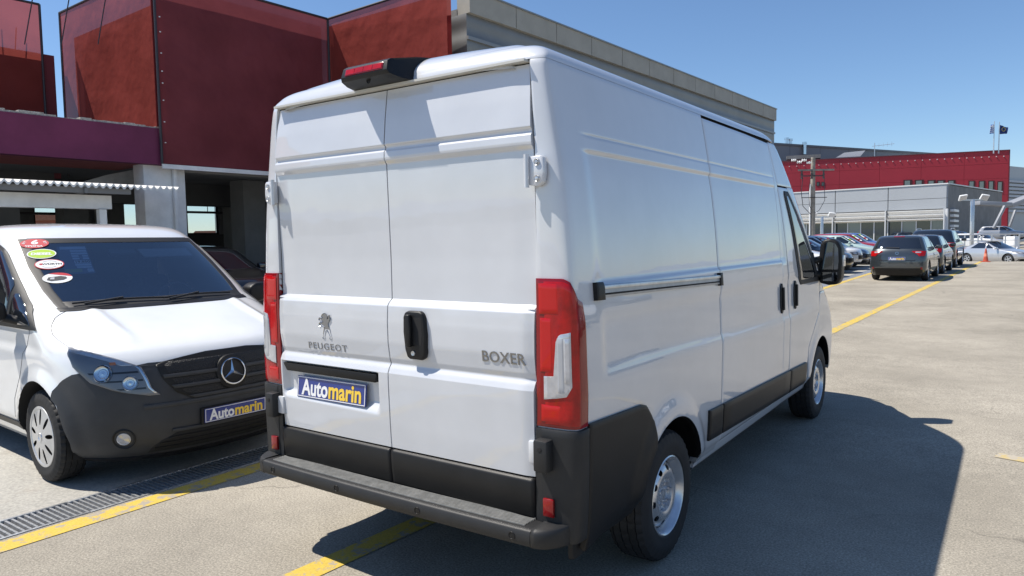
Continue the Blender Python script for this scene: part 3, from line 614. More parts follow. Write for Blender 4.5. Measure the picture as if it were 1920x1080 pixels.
# rear step bumper
xs = np.linspace(-0.866, 0.866, 41); prof = [(0.03, 0.505), (0.004, 0.512), (-0.100, 0.516), (-0.113, 0.514), (-0.121, 0.507), (-0.123, 0.475), (-0.121, 0.450), (-0.112, 0.443), (0.03, 0.443)]
V = [(x, y_-0.015*(1-(x/0.87)**2), z_) for x in xs for y_, z_ in prof]
st = obj('bumper_step', V, grid(len(xs), len(prof)), GREYP, van, True); sharp(st, 50)
TREAD = mat('step_tread', (0.20, 0.20, 0.19), rough=0.55, var=0.3, vscale=20)
tm = MB()
for k in range(8):
    yk = -0.005-0.0115*k
    tm.add([(x, yk+d-0.015*(1-(x/0.87)**2), z) for x in np.linspace(-0.82, 0.82, 25) for d, z in ((0.004, 0.512), (0.0025, 0.5205), (-0.0025, 0.5205), (-0.004, 0.512))], grid(25, 4))
tm.build('step_tread', TREAD, st)
for sx in (-0.775, -0.265, 0.27, 0.78):
    yy = -0.122-0.015*(1-(sx/0.87)**2)
    s1 = MB().lathe([(-0.001, 0.017), (-0.003, 0.016), (-0.003, 0.0135), (-0.001, 0.0125), (-0.002, 0.0)], 18, 'y', (sx, yy, 0.478)).build('parking_sensor', BLACKP, st, smooth=True)
# number plate, well strip, emblem, lettering, handle
well = MB().prism([(-0.795, 1.040), (-0.082, 1.040), (-0.090, 0.998), (-0.765, 0.998)], 0, 0.035, Matrix(((1, 0, 0, 0), (0, 0, -1, 0.012), (0, 1, 0, 0), (0, 0, 0, 1)))).build('plate_lamp_strip', BLACKP, LDOOR, bevel=0.006)
number_plate(LDOOR, frame((-0.430, -0.010, 0.922), (1, 0, 0.004), (0, 0.10, 1)))
def emblem(parent):
    """standing animal in bright metal, as a cut outline with relief"""
    P = [(-0.006, 0.062), (0.010, 0.066), (0.022, 0.058), (0.026, 0.046), (0.024, 0.036), (0.031, 0.040), (0.033, 0.050), (0.041, 0.058), (0.047, 0.054), (0.043, 0.046), (0.046, 0.036), (0.036, 0.022), (0.028, 0.012), (0.030, 0.000), (0.037, -0.012), (0.040, -0.026), (0.046, -0.045), (0.051, -0.060), (0.048, -0.068), (0.034, -0.069), (0.031, -0.061), (0.038, -0.056), (0.026, -0.034), (0.016, -0.022), (0.006, -0.028), (0.002, -0.042), (-0.002, -0.052), (-0.001, -0.062), (-0.004, -0.069), (-0.019, -0.069), (-0.022, -0.062), (-0.012, -0.057), (-0.013, -0.040), (-0.007, -0.020), (-0.003, -0.006), (-0.016, 0.000), (-0.028, 0.006), (-0.036, 0.002), (-0.035, -0.006), (-0.041, -0.004), (-0.043, 0.008), (-0.034, 0.016), (-0.018, 0.013), (-0.012, 0.020), (-0.024, 0.026), (-0.032, 0.030), (-0.038, 0.025), (-0.042, 0.032), (-0.036, 0.041), (-0.022, 0.037), (-0.014, 0.040), (-0.020, 0.046), (-0.016, 0.054)]
    M = frame((-0.447, -0.0185, 1.257), (1, 0, 0), (0, -0.06, 1))
    bm = bmesh.new(); vs1 = [bm.verts.new(M @ Vector((x, y, 0.0))) for x, y in P]; f = bm.faces.new(vs1)
    r = bmesh.ops.extrude_face_region(bm, geom=[f]); tv = [g for g in r['geom'] if isinstance(g, bmesh.types.BMVert)]
    nrm = M.to_3x3() @ Vector((0, 0, 1))
    for v in tv: v.co += nrm*0.004
    tf = [g for g in r['geom'] if isinstance(g, bmesh.types.BMFace)]
    bmesh.ops.inset_region(bm, faces=tf, thickness=0.0028, depth=0.003)
    bmesh.ops.triangulate(bm, faces=[g for g in bm.faces if len(g.verts) > 4]); bmesh.ops.recalc_face_normals(bm, faces=bm.faces)
    me = bpy.data.meshes.new('emblem'); bm.to_mesh(me); bm.free(); me.materials.append(mat('badge_metal', (0.30, 0.31, 0.33), rough=0.16, metal=1.0)); o = bpy.data.objects.new('emblem', me); link(o, parent)
emblem(LDOOR)
BADGE = mat('badge_metal', (0.30, 0.31, 0.33), rough=0.16, metal=1.0)
text('badge_lettering', 'PEUGEOT', 0.050, BADGE, LDOOR, frame((-0.442, -0.0122, 1.146), (1, 0, 0), (0, -0.12, 1)), 0.0009, 0.0, 'CENTER', 1.22, 1.16)
text('badge_lettering', 'BOXER', 0.068, BADGE, RDOOR, frame((0.672, -0.0168, 1.180), (1, 0, 0), (0, -0.12, 1)), 0.0010, 0.0006, 'CENTER', 1.02, 1.04)
HP = [(0.118, 1.330), (0.128, 1.352), (0.150, 1.360), (0.218, 1.360), (0.238, 1.352), (0.248, 1.330), (0.256, 1.250), (0.252, 1.170), (0.243, 1.145), (0.225, 1.136), (0.155, 1.136), (0.138, 1.145), (0.125, 1.180), (0.116, 1.260)]
MX = Matrix(((1, 0, 0, 0), (0, 0, -1, -0.006), (0, 1, 0, 0), (0, 0, 0, 1)))
hd = MB().prism(HP, 0, 0.032, MX).build('rear_handle', BLACKP, RDOOR, bevel=0.010, seg=3)
MB().prism([(0.135, 1.33), (0.232, 1.33), (0.236, 1.26), (0.230, 1.205), (0.140, 1.205), (0.133, 1.26)], 0.0305, 0.0325, MX).build('handle_recess', DARK, hd)
MB().prism([(0.152, 1.345), (0.178, 1.345), (0.182, 1.27), (0.178, 1.195), (0.154, 1.195), (0.149, 1.27)], 0.033, 0.056, MX).build('handle_grip', BLACKP, hd, bevel=0.006, seg=3)
MB().lathe([(-0.037, 0.012), (-0.042, 0.011), (-0.041, 0.004), (-0.040, 0.0)], 16, 'y', (0.180, 0, 1.166)).build('key_cylinder', ALU, hd, smooth=True)
# front end (seen only edge-on), floor
patch('windscreen', VAN, np.linspace(1.41, 2.30, 24), lambda z: -0.66+0*z, lambda z: 0.66+0*z, 'f', 24, GLASS_D, van, off=0.004)
patch('bonnet', VAN, np.linspace(0.96, 1.40, 20), lambda z: -0.70+0*z, lambda z: 0.70+0*z, 'f', 24, WHITE, van, off=0.002)
patch('front_bumper', VAN, np.linspace(0.32, 0.95, 16), lambda z: -0.86+0*z, lambda z: 0.86+0*z, 'f', 30, GREYP, van, off=0.008)
MB().box((-0.80, 1.45, 0.28), (0.80, 5.0, 0.40)).build('underbody', DARK, van)
MB().box((-0.75, 0.25, 0.44), (0.75, 1.5, 0.52)).box((0.05, 0.05, 0.40), (0.16, 0.16, 0.445)).box((-0.05, 0.5, 0.36), (0.25, 1.2, 0.439)).build('spare_wheel_carrier', BLACKP, van, bevel=0.01)
# ------------------------------------------------------------------ ground
def ground_mat(name, c1, c2, c3, fine, stain, stain_col, bump=0.004, big=0.35, cracks=0.0):
    M = bpy.data.materials.new(name); M.use_nodes = True; n = M.node_tree; b = n.nodes['Principled BSDF']; b.inputs['Roughness'].default_value = 0.92; b.inputs['Specular IOR Level'].default_value = 0.25
    g = n.nodes.new('ShaderNodeNewGeometry')
    def noise(sc, det=3, rough=0.6):
        t = n.nodes.new('ShaderNodeTexNoise'); t.inputs['Scale'].default_value = sc; t.inputs['Detail'].default_value = det; t.inputs['Roughness'].default_value = rough; n.links.new(g.outputs['Position'], t.inputs['Vector']); return t.outputs['Fac']
    def ramp(src, p0, col0, p1, col1):
        r = n.nodes.new('ShaderNodeValToRGB'); r.color_ramp.elements[0].position = p0; r.color_ramp.elements[1].position = p1; r.color_ramp.elements[0].color = (*col0, 1); r.color_ramp.elements[1].color = (*col1, 1); n.links.new(src, r.inputs[0]); return r
    def mix(a, b_, f, mode='MIX'):
        x = n.nodes.new('ShaderNodeMixRGB'); x.blend_type = mode; n.links.new(a, x.inputs[1]); n.links.new(b_, x.inputs[2])
        if isinstance(f, float): x.inputs[0].default_value = f
        else: n.links.new(f, x.inputs[0])
        return x.outputs[0]
    f1 = noise(fine, 4, 0.75); r = ramp(f1, 0.38, c1, 0.62, c2)
    v = n.nodes.new('ShaderNodeTexVoronoi'); v.inputs['Scale'].default_value = fine*0.9; n.links.new(g.outputs['Position'], v.inputs['Vector'])
    chip = ramp(v.outputs['Distance'], 0.10, (1, 1, 1), 0.30, (0, 0, 0)); chn = ramp(noise(fine*0.5, 2), 0.50, (0, 0, 0), 0.62, (0.8, 0.8, 0.8)); cm = mix(chip.outputs[0], chn.outputs[0], 1.0, 'MULTIPLY')
    c3n = n.nodes.new('ShaderNodeRGB'); c3n.outputs[0].default_value = (*c3, 1)
    col = mix(r.outputs[0], c3n.outputs[0], cm)
    bigr = ramp(noise(0.55, 6, 0.6), 0.25, (1-big, 1-big, 1-big*1.02), 0.75, (1+big*0.3,)*3); col = mix(col, bigr.outputs[0], 1.0, 'MULTIPLY')
    mid = ramp(noise(5.0, 5, 0.7), 0.30, (0.90, 0.90, 0.905), 0.62, (1.03, 1.03, 1.03)); col = mix(col, mid.outputs[0], 1.0, 'MULTIPLY')
    sn = ramp(noise(1.1, 6, 0.72), stain, (0, 0, 0), stain+0.16, (1, 1, 1)); sc_ = n.nodes.new('ShaderNodeRGB'); sc_.outputs[0].default_value = (*stain_col, 1)
    hf = n.nodes.new('ShaderNodeMath'); hf.operation = 'MULTIPLY'; hf.inputs[1].default_value = 0.55; n.links.new(sn.outputs[0], hf.inputs[0])
    col = mix(col, sc_.outputs[0], hf.outputs[0])
    if cracks > 0:
        wn = n.nodes.new('ShaderNodeTexNoise'); wn.inputs['Scale'].default_value = 1.3; wn.inputs['Detail'].default_value = 6; n.links.new(g.outputs['Position'], wn.inputs['Vector'])
        wm = n.nodes.new('ShaderNodeMixRGB'); wm.blend_type = 'LINEAR_LIGHT'; wm.inputs[0].default_value = 0.5; n.links.new(g.outputs['Position'], wm.inputs[1]); n.links.new(wn.outputs['Color'], wm.inputs[2])
        vc = n.nodes.new('ShaderNodeTexVoronoi'); vc.feature = 'DISTANCE_TO_EDGE'; vc.inputs['Scale'].default_value = 0.33; n.links.new(wm.outputs[0], vc.inputs['Vector'])
        cr = ramp(vc.outputs['Distance'], 0.0012, (1, 1, 1), 0.0028, (0, 0, 0)); gate = ramp(noise(0.4, 3), 0.50, (0, 0, 0), 0.58, (cracks,)*3); cf = mix(cr.outputs[0], gate.outputs[0], 1.0, 'MULTIPLY')
        dk = n.nodes.new('ShaderNodeRGB'); dk.outputs[0].default_value = (0.06, 0.055, 0.05, 1); col = mix(col, dk.outputs[0], cf)
    n.links.new(col, b.inputs['Base Color'])
    bp = n.nodes.new('ShaderNodeBump'); bp.inputs['Strength'].default_value = 0.7; bp.inputs['Distance'].default_value = bump; n.links.new(f1, bp.inputs['Height']); n.links.new(bp.outputs[0], b.inputs['Normal'])
    return M
ASPH = ground_mat('asphalt', (0.245, 0.225, 0.187), (0.48, 0.435, 0.358), (0.66, 0.60, 0.50), 84, 0.64, (0.26, 0.235, 0.195), cracks=0.7)
CONC = ground_mat('concrete', (0.36, 0.35, 0.32), (0.50, 0.48, 0.43), (0.52, 0.50, 0.46), 40, 0.52, (0.27, 0.235, 0.19), bump=0.0015, big=0.25)
EARTH = ground_mat('dry_earth', (0.20, 0.18, 0.14), (0.30, 0.27, 0.20), (0.34, 0.30, 0.24), 3, 0.5, (0.12, 0.14, 0.07), bump=0.05)
def paint_mat(name, col, under, wear, scale):
    M = bpy.data.materials.new(name); M.use_nodes = True; n = M.node_tree; b = n.nodes['Principled BSDF']; b.inputs['Roughness'].default_value = 0.8
    g = n.nodes.new('ShaderNodeNewGeometry')
    def nz(s, d):
        a = n.nodes.new('ShaderNodeTexNoise'); a.inputs['Scale'].default_value = s; a.inputs['Detail'].default_value = d; a.inputs['Roughness'].default_value = 0.75; n.links.new(g.outputs['Position'], a.inputs['Vector']); return a
    a = nz(scale, 8); f = nz(90, 3)
    r = n.nodes.new('ShaderNodeValToRGB'); r.color_ramp.elements[0].position = wear; r.color_ramp.elements[1].position = wear+0.06; n.links.new(a.outputs['Fac'], r.inputs[0])
    cr = n.nodes.new('ShaderNodeValToRGB'); cr.color_ramp.elements[0].position = 0.3; cr.color_ramp.elements[1].position = 0.7; cr.color_ramp.elements[0].color = (*(c*0.72 for c in col), 1); cr.color_ramp.elements[1].color = (*col, 1); n.links.new(f.outputs['Fac'], cr.inputs[0])
    x = n.nodes.new('ShaderNodeMixRGB'); x.inputs[1].default_value = (*under, 1); n.links.new(r.outputs[0], x.inputs[0]); n.links.new(cr.outputs[0], x.inputs[2]); n.links.new(x.outputs[0], b.inputs['Base Color'])
    bp = n.nodes.new('ShaderNodeBump'); bp.inputs['Distance'].default_value = 0.004; bp.inputs['Strength'].default_value = 0.6; n.links.new(f.outputs['Fac'], bp.inputs['Height']); n.links.new(bp.outputs[0], b.inputs['Normal'])
    return M
YEL = paint_mat('yellow_marking', (0.66, 0.47, 0.075), (0.34, 0.30, 0.24), 0.43, 9)
YEL2 = paint_mat('faded_marking', (0.58, 0.45, 0.20), (0.42, 0.375, 0.30), 0.46, 12)

DN, DF = -2.315, -2.655                                      # near and far edge of the drain channel
struct(MB().box((-2500, -2500, -3.0), (2500, 2500, -0.42)).build('ground', EARTH))
SLOPE, Y_S = 0.006, 3.0
def gz(y): return SLOPE*max(0.0, y-Y_S)                       # the lot climbs gently away from the camera
def on_lot(u, v): return on_plane(u, v, (0, -SLOPE, 1), -SLOPE*Y_S)
Y_C = float(on_lot(1870, 490)[1])                             # the crest where the lot ends
def slab(name, x0, x1, ys, z0, m_):
    V = []
    for y in ys: V += [(x0, y, gz(y)), (x1, y, gz(y)), (x1, y, z0), (x0, y, z0)]
    n = len(ys); F = [(4*i+a, 4*i+b, 4*i+4+b, 4*i+4+a) for i in range(n-1) for a, b in ((0, 1), (1, 2), (2, 3), (3, 0))]+[(0, 1, 2, 3)[::-1], (4*n-4, 4*n-3, 4*n-2, 4*n-1)]
    o = obj(name, V, F, m_); bm = bmesh.new(); bm.from_mesh(o.data); bmesh.ops.recalc_face_normals(bm, faces=bm.faces); bm.to_mesh(o.data); bm.free(); return struct(o)
slab('asphalt_lot', DN, 70, (-60, Y_S, Y_C), -0.40, ASPH)
slab('concrete_apron', -60, DF, (-60, Y_S, 70), -0.401, CONC)
struct(MB().box((DF+0.001, -60, -0.40), (DN-0.001, Y_C-0.1, -0.13)).build('drain_bed', mat('drain_mud', (0.03, 0.028, 0.025), rough=0.95, var=0.3, vscale=12)))
struct(MB().box((DF+0.0015, Y_C+0.01, -0.41), (120, 240, -0.20)).build('lower_lot', ASPH))
struct(MB().prism([(Y_C, gz(Y_C)-0.01), (Y_C, -0.21), (Y_C+3.5, -0.21)], DN, 70, Matrix(((0, 0, 1, 0), (1, 0, 0, 0.001), (0, 1, 0, 0), (0, 0, 0, 1)))).build('ramp', ASPH))
def strip(name, pts, w, material, z=0.004):
    V = []; n = len(pts)
    for i, (x, y) in enumerate(pts):
        a = Vector(pts[max(i-1, 0)]); b = Vector(pts[min(i+1, n-1)]); d = (b-a).normalized(); nx, ny = d.y, -d.x
        V += [(x-nx*w/2, y-ny*w/2, z+gz(y)), (x+nx*w/2, y+ny*w/2, z+gz(y))]
    return struct(obj(name, V, [(2*i, 2*i+1, 2*i+3, 2*i+2) for i in range(n-1)], material))
jit = lambda a: a+random.uniform(-0.008, 0.008)
strip('bay_marking', [(jit(-0.47+0.0375*y), y) for y in np.concatenate([np.arange(-8, 3, 0.7), [3.0], np.arange(3.4, Y_C, 0.7)])], 0.16, YEL)
strip('edge_marking', [(jit(-2.19), y) for y in np.concatenate([np.arange(-8, 3, 0.8), [3.0], np.arange(3.4, Y_C, 0.8)])], 0.17, YEL)
strip('faded_marking', [(2.35, 3.95), (3.0, 3.80), (3.6, 3.66), (4.4, 3.47)], 0.13, YEL2)
# drain grating: each section a thing, each bar a part
GALV = mat('galvanised_steel', (0.42, 0.43, 0.44), rough=0.45, metal=0.6, var=0.35, vscale=30, bump=0.0006, bscale=200)
bar0 = None; SEC = 0.50
for s_ in range(-3, 4):
    y0 = s_*SEC+0.13; vis = {-3: 'just beyond the left picture edge', 3: 'hidden behind the tall van', -2: 'nearest to the left picture edge', -1: 'left of the shadow of the van', 0: 'in front of the low van', 1: 'half in shadow below the plate of the low van', 2: 'behind the bumper step of the tall van'}.get(s_)
    gr = thing('drain_grating', 'grey steel drain grating section '+(vis if vis else 'further along the same channel, out of view'), 'drain grating', ((DN+DF)/2, y0, 0), 0, 'sections of the drain grating')
    hw = (DN-DF)/2-0.004
    for sx in (-1, 1): box('grating_edge', (min(sx*hw, sx*(hw-0.022)), 0.003, -0.045), (max(sx*hw, sx*(hw-0.022)), SEC-0.003, 0.006), GALV, gr, bevel=0.002)
    for i in range(14):
        yb = 0.02+i*SEC/14
        if bar0 is None: bar0 = MB().prism([(-0.009, -0.040), (0.003, -0.040), (0.010, -0.001), (0.010, 0.003), (-0.004, 0.003), (-0.004, -0.001)], -hw+0.023, hw-0.023, Matrix(((0, 0, 1, 0), (1, 0, 0, 0), (0, 1, 0, 0), (0, 0, 0, 1)))).build('grating_bar', GALV, gr); b_ = bar0
        else: b_ = share(bar0, 'grating_bar', gr)
        b_.location = (0, yb+0.008, 0)
struct(slab('drain_cover', DF+0.005, DN-0.005, (-60, -1.375), -0.02, GALV)); struct(slab('drain_cover', DF+0.005, DN-0.005, (2.135, Y_S, Y_C-0.2), -0.02, GALV))
# ------------------------------------------------------------------ low white van at the left
loc_, rz_ = vito_matrix()
vito = thing('delivery_van', 'low white van with dark grey front bumper, blue plate and four oval windscreen stickers', 'van', loc_, rz_)
LH = [(LW_Y[0], LW_Z, 0.405), (LW_Y[1], LW_Z, 0.405)]
WSH = tab((1.222, 0.745), (1.353, 0.765), (1.533, 0.760), (1.752, 0.715))
def ws_drop(C, Pf):
    return (C[:, 2] > 1.255) & (C[:, 2] < 1.735) & (np.abs(C[:, 0]) < WSH(C[:, 2])-0.03) & (C[:, 1] > 2.9) & (Pf < 0.98)
zb = np.concatenate([np.linspace(0.18, 1.20, 62), np.linspace(1.21, 1.80, 44), np.linspace(1.805, 1.905, 24)])
pb = np.concatenate([np.linspace(0, 1, 70), np.linspace(1, 2, 110)[1:], np.linspace(2, 3, 14)[1:]])
shell_mesh('body', VITO, zb, pb, WHITE2, vito, LH, drop=ws_drop)
def vpatch(*a, **k): return patch(*a, **k)
def ppatch(name, sh, zs, phi, n, material, parent, off, depth=0.01, bev=0.004):
    """piece across the whole front from -phi(z) to phi(z) in outline parameter"""
    zs = np.asarray(zs, float); us = np.concatenate([[-1, -1], np.linspace(-1, 1, n)[1:-1], [1, 1]]); uo = np.zeros(len(us)); uo[[0, -1]] = -depth
    zz = np.concatenate([[zs[0]], zs, [zs[-1]]]); zo = np.zeros(len(zz)); zo[[0, -1]] = -depth
    Z = np.repeat(zz[:, None], len(us), 1); C = phi(zz)[:, None]*us[None, :]; v = sh.P(Z, np.abs(C), off+np.minimum(uo[None, :], zo[:, None])); v[..., 0] *= np.where(C < 0, -1, 1)
    return sharp(obj(name, v.reshape(-1, 3), grid(len(zz), len(us)), material, parent, True), 50)
def on_shell(sh, z, x, off=0.0):
    """frame on the front of a shell: x to the viewer's right, y up the surface, z outward"""
    def q(zz, xx):
        v = sh.P(np.array(float(zz)), sh.pX(np.array(float(zz)), np.array(abs(float(xx)))), 0.0); return np.array([math.copysign(v[0], xx) if xx else 0.0, v[1], v[2]])
    o = q(z, x); tx = q(z, x-0.01)-q(z, x+0.01); ty = q(z+0.004, x)-q(z-0.004, x); F = frame(o, tx, ty); n = F.to_3x3() @ Vector((0, 0, 1)); F.translation = Vector(tuple(o))+n*off
    return F
VGREY = mat('van_bumper_grey', (0.038, 0.040, 0.044), rough=0.5, spec=0.4, var=0.15, vscale=8, bump=0.0005, bscale=420)
# bumper
YB = tab((0.19, 4.60), (0.35, 4.645), (0.60, 4.475+0.09), (0.64, 4.50), (0.695, 4.51), (0.764, 4.578), (0.823, 4.690), (0.85, 4.93), (0.87, 4.985))
ppatch('front_bumper', VITO, np.linspace(0.19, 0.87, 36), lambda z: VITO.pY(z, YB(z)), 70, VGREY, vito, 0.006)
ppatch('bumper_lip', VITO, np.linspace(0.185, 0.225, 5), lambda z: VITO.pY(z, 4.62+0*z), 60, BLACKP, vito, 0.012)
# grille
GX = tab((0.598, 0.30), (0.655, 0.405), (0.757, 0.478), (0.853, 0.500), (0.875, 0.44), (0.905, 0.16))
gr_ = patch('grille', VITO, np.linspace(0.598, 0.905, 18), lambda z: -GX(z), GX, 'f', 30, BLACKP, vito, off=0.014, depth=0.014, bev=0.006)
PERF = mat('grille_mesh', (0.014, 0.014, 0.015), rough=0.5, bump=0.012, bscale=130)
for z0, z1 in ((0.63, 0.675), (0.705, 0.75), (0.785, 0.865)):
    patch('grille_mesh', VITO, np.linspace(z0, z1, 6), lambda z: -GX(z)+0.05, lambda z: GX(z)-0.05, 'f', 24, PERF, gr_, off=0.0155, depth=0.004, bev=0.002)
for z0 in (0.682, 0.757):
    patch('grille_slat', VITO, np.linspace(z0, z0+0.024, 5), lambda z: -GX(z)+0.012, lambda z: GX(z)-0.012, 'f', 24, VGREY, gr_, off=0.030, depth=0.02, bev=0.006)
patch('grille_rim', VITO, np.linspace(0.600, 0.622, 4), lambda z: -GX(z)+0.012, lambda z: GX(z)-0.012, 'f', 24, VGREY, gr_, off=0.026, depth=0.016, bev=0.006)
Ms = on_shell(VITO, 0.742, 0.0, 0.020)
TZ = Matrix.Identity(4)
def lathe_on(M, prof, n=32, center=(0, 0)):
    mb = MB().lathe(prof, n, 'z', (center[0], center[1], 0)); mb.v = [tuple(M @ Vector(v)) for v in mb.v]; return mb
bd = lathe_on(Ms, [(-0.02, 0.130), (0.004, 0.124), (0.010, 0.112), (0.010, 0.0)], 40).build('badge_base', BLACKP, vito, smooth=True)
rg = [(0.012, 0.099), (0.019, 0.0985), (0.022, 0.094), (0.021, 0.089), (0.012, 0.087)]
lathe_on(Ms, rg, 48).build('badge_ring', CHROME, bd, smooth=True)
mb = MB()
for k in range(3):
    a = math.pi/2+k*2*math.pi/3; T = lambda r, an, z: tuple(Ms @ Vector((r*math.cos(an), r*math.sin(an), z)))
    mb.add([T(0.090, a, 0.014), T(0.017, a+math.pi/3, 0.012), T(0, 0, 0.026), T(0.017, a-math.pi/3, 0.012)], [(0, 1, 2), (0, 2, 3)])
mb.build('badge_star', CHROME, bd)
# plate
Mp = on_shell(VITO, 0.462, 0.0, 0.026); number_plate(vito, Mp, 0.49, 0.102)
MB().box((-0.265, -0.062, -0.03), (0.265, 0.060, -0.005), Mp).build('plate_holder', BLACKP, vito, bevel=0.006)
patch('bumper_ridge', VITO, np.linspace(0.562, 0.592, 6), lambda z: -0.60+0*z, lambda z: 0.60+0*z, 'f', 30, VGREY, vito, off=0.020, depth=0.016, bev=0.010)
patch('intake_frame', VITO, np.linspace(0.380, 0.404, 5), lambda z: -0.44+0*z, lambda z: 0.44+0*z, 'f', 26, VGREY, vito, off=0.022, depth=0.018, bev=0.008)
# lower grille with bars, fog lamps
LGX = tab((0.245, 0.56), (0.285, 0.55), (0.33, 0.50), (0.378, 0.40))
lg = patch('lower_grille', VITO, np.linspace(0.245, 0.378, 9), lambda z: -LGX(z), LGX, 'f', 30, DARK, vito, off=0.008, depth=0.006, bev=0.004)
for z0 in (0.272, 0.305, 0.338): patch('grille_bar', VITO, np.linspace(z0, z0+0.011, 4), lambda z: -LGX(z)+0.02, lambda z: LGX(z)-0.02, 'f', 24, BLACKP, lg, off=0.018, depth=0.012, bev=0.003)
for sx in (1, -1):
    pk = MB(); Mf = on_shell(VITO, 0.368, sx*0.705, 0.007)
    fp = lathe_on(Mf, [(0.0, 0.075), (0.003, 0.070), (-0.012, 0.048), (-0.012, 0.0)], 24).build('fog_lamp_recess', BLACKP, vito, smooth=True)
    lathe_on(Mf, [(-0.010, 0.046), (0.004, 0.044), (0.006, 0.038), (0.003, 0.036), (0.008, 0.0)], 24).build('fog_lamp', CLEARL, fp, smooth=True)
    # headlamp
    lo = tab((0.652, 0.50), (0.70, 0.545), (0.76, 0.556), (0.848, 0.583), (0.90, 0.68), (0.925, 0.735), (0.985, 0.862)); hi = tab((0.652, 0.565), (0.694, 0.728), (0.76, 0.838), (0.858, 0.888), (0.94, 0.893), (0.985, 0.873))
    HB = mat('lamp_bowl', (0.22, 0.225, 0.24), rough=0.35, metal=0.4, coat=0.0)
    hl = patch('headlamp', VITO, np.linspace(0.652, 0.985, 20), lo, hi, 'f', 16, HB, vito, off=0.010, depth=0.012, side=sx, bev=0.005)
    patch('running_light', VITO, np.linspace(0.86, 0.975, 10), lambda z: lo(z)+0.012, lambda z: np.minimum(lo(z)+0.075, hi(z)-0.004), 'f', 8, CLEARL, hl, off=0.0125, depth=0.004, side=sx, bev=0.003)
    patch('lamp_inner_bezel', VITO, np.linspace(0.665, 0.855, 10), lambda z: lo(z)+0.004, lambda z: lo(z)+0.020, 'f', 5, CHROME, hl, off=0.0125, depth=0.004, side=sx, bev=0.002)
    patch('amber_marker', VITO, np.linspace(0.868, 0.886, 4), const(0.705), const(0.735), 'f', 4, mat('amber_lens', (0.75, 0.20, 0.02), rough=0.2, coat=0.8), hl, off=0.015, depth=0.004, side=sx, bev=0.002)
    for q in range(3): patch('lamp_rib', VITO, np.linspace(0.70+0.055*q, 0.712+0.055*q, 3), lambda z: lo(z)+0.03, lambda z: hi(z)-0.03, 'f', 8, BLACKP, hl, off=0.0125, depth=0.003, side=sx, bev=0.001)
    for xx, zz_, rr in ((0.655, 0.745, 0.052), (0.775, 0.815, 0.062)):
        Mh = on_shell(VITO, zz_, sx*xx, 0.012)
        lathe_on(Mh, [(0.002, rr), (0.005, rr*0.95), (0.001, rr*0.86), (0.0, rr*0.52), (0.004, rr*0.46), (0.003, rr*0.30), (0.006, 0.0)], 28).build('lamp_reflector', CHROME, hl, smooth=True)
    patch('lamp_cover', VITO, np.linspace(0.656, 0.981, 20), lambda z: lo(z)+0.003, lambda z: hi(z)-0.003, 'f', 16, glass_tint('lamp_cover_clear', (0.96, 0.97, 0.98), 0.0), hl, off=0.022, depth=0.010, side=sx, bev=0.004)
    # panel joints
    hs = tab((0.985, 4.575), (1.056, 4.358), (1.11, 4.26), (1.165, 4.185), (1.205, 4.150))
    patch('bonnet_joint', VITO, np.linspace(0.985, 1.205, 12), lambda z: hs(z)-0.003, lambda z: hs(z)+0.003, 'y', 3, SEAM, vito, off=0.0012, depth=0.002, side=sx, bev=0.0005)
    patch('door_joint', VITO, np.linspace(0.40, 1.09, 24), lambda z: np.interp(z, [0.4, 0.55, 0.75, 1.1], [3.70, 3.74, 3.90, 4.05]), lambda z: np.interp(z, [0.4, 0.55, 0.75, 1.1], [3.70, 3.74, 3.90, 4.05])+0.006, 'y', 3, SEAM, vito, off=0.0012, depth=0.002, side=sx, bev=0.0005)
    # side window with quarter light
    wf = tab((1.085, 4.165), (1.375, 3.73), (1.639, 3.315), (1.70, 3.18), (1.735, 2.98)); 
    sw = patch('window_frame', VITO, np.linspace(1.085, 1.735, 24), const(2.45), wf, 'y', 20, SEAM, vito, off=0.011, depth=0.012, side=sx, bev=0.003)
    patch('quarter_window', VITO, np.linspace(1.115, 1.33, 8), const(3.70), lambda z: np.maximum(wf(z)-0.05, 3.72), 'y', 6, GLASS_D, sw, off=0.015, depth=0.004, side=sx, bev=0.003)
    patch('side_window', VITO, np.linspace(1.115, 1.70, 20), const(2.50), lambda z: np.minimum(wf(z)-0.05, 3.64), 'y', 16, GLASS_D, sw, off=0.015, depth=0.004, side=sx, bev=0.003)
    # mirror
    mm = MB().prism([(sx*a, b) for a, b in [(0.99, 1.155), (1.10, 1.125), (1.20, 1.150), (1.225, 1.20), (1.215, 1.275), (1.17, 1.315), (1.06, 1.31), (1.00, 1.27)]][::sx], -3.82, -3.66, Matrix(((1, 0, 0, 0), (0, 0, -1, 0), (0, 1, 0, 0), (0, 0, 0, 1)))).build('door_mirror', BLACKP, vito, bevel=0.035, seg=4)
    MB().tube([(sx*0.92, 3.86, 1.13), (sx*1.02, 3.76, 1.17)], 0.035, 10).build('mirror_arm', BLACKP, mm, smooth=True)
    patch('door_handle', VITO, np.linspace(0.985, 1.02, 5), const(2.62), const(2.82), 'y', 6, WHITE2, vito, off=0.035, depth=0.03, side=sx, bev=0.008)
    patch('side_moulding', VITO, np.linspace(0.30, 0.36, 5), const(1.5), const(3.78), 'y', 16, BLACKP, vito, off=0.010, depth=0.012, side=sx, bev=0.004)
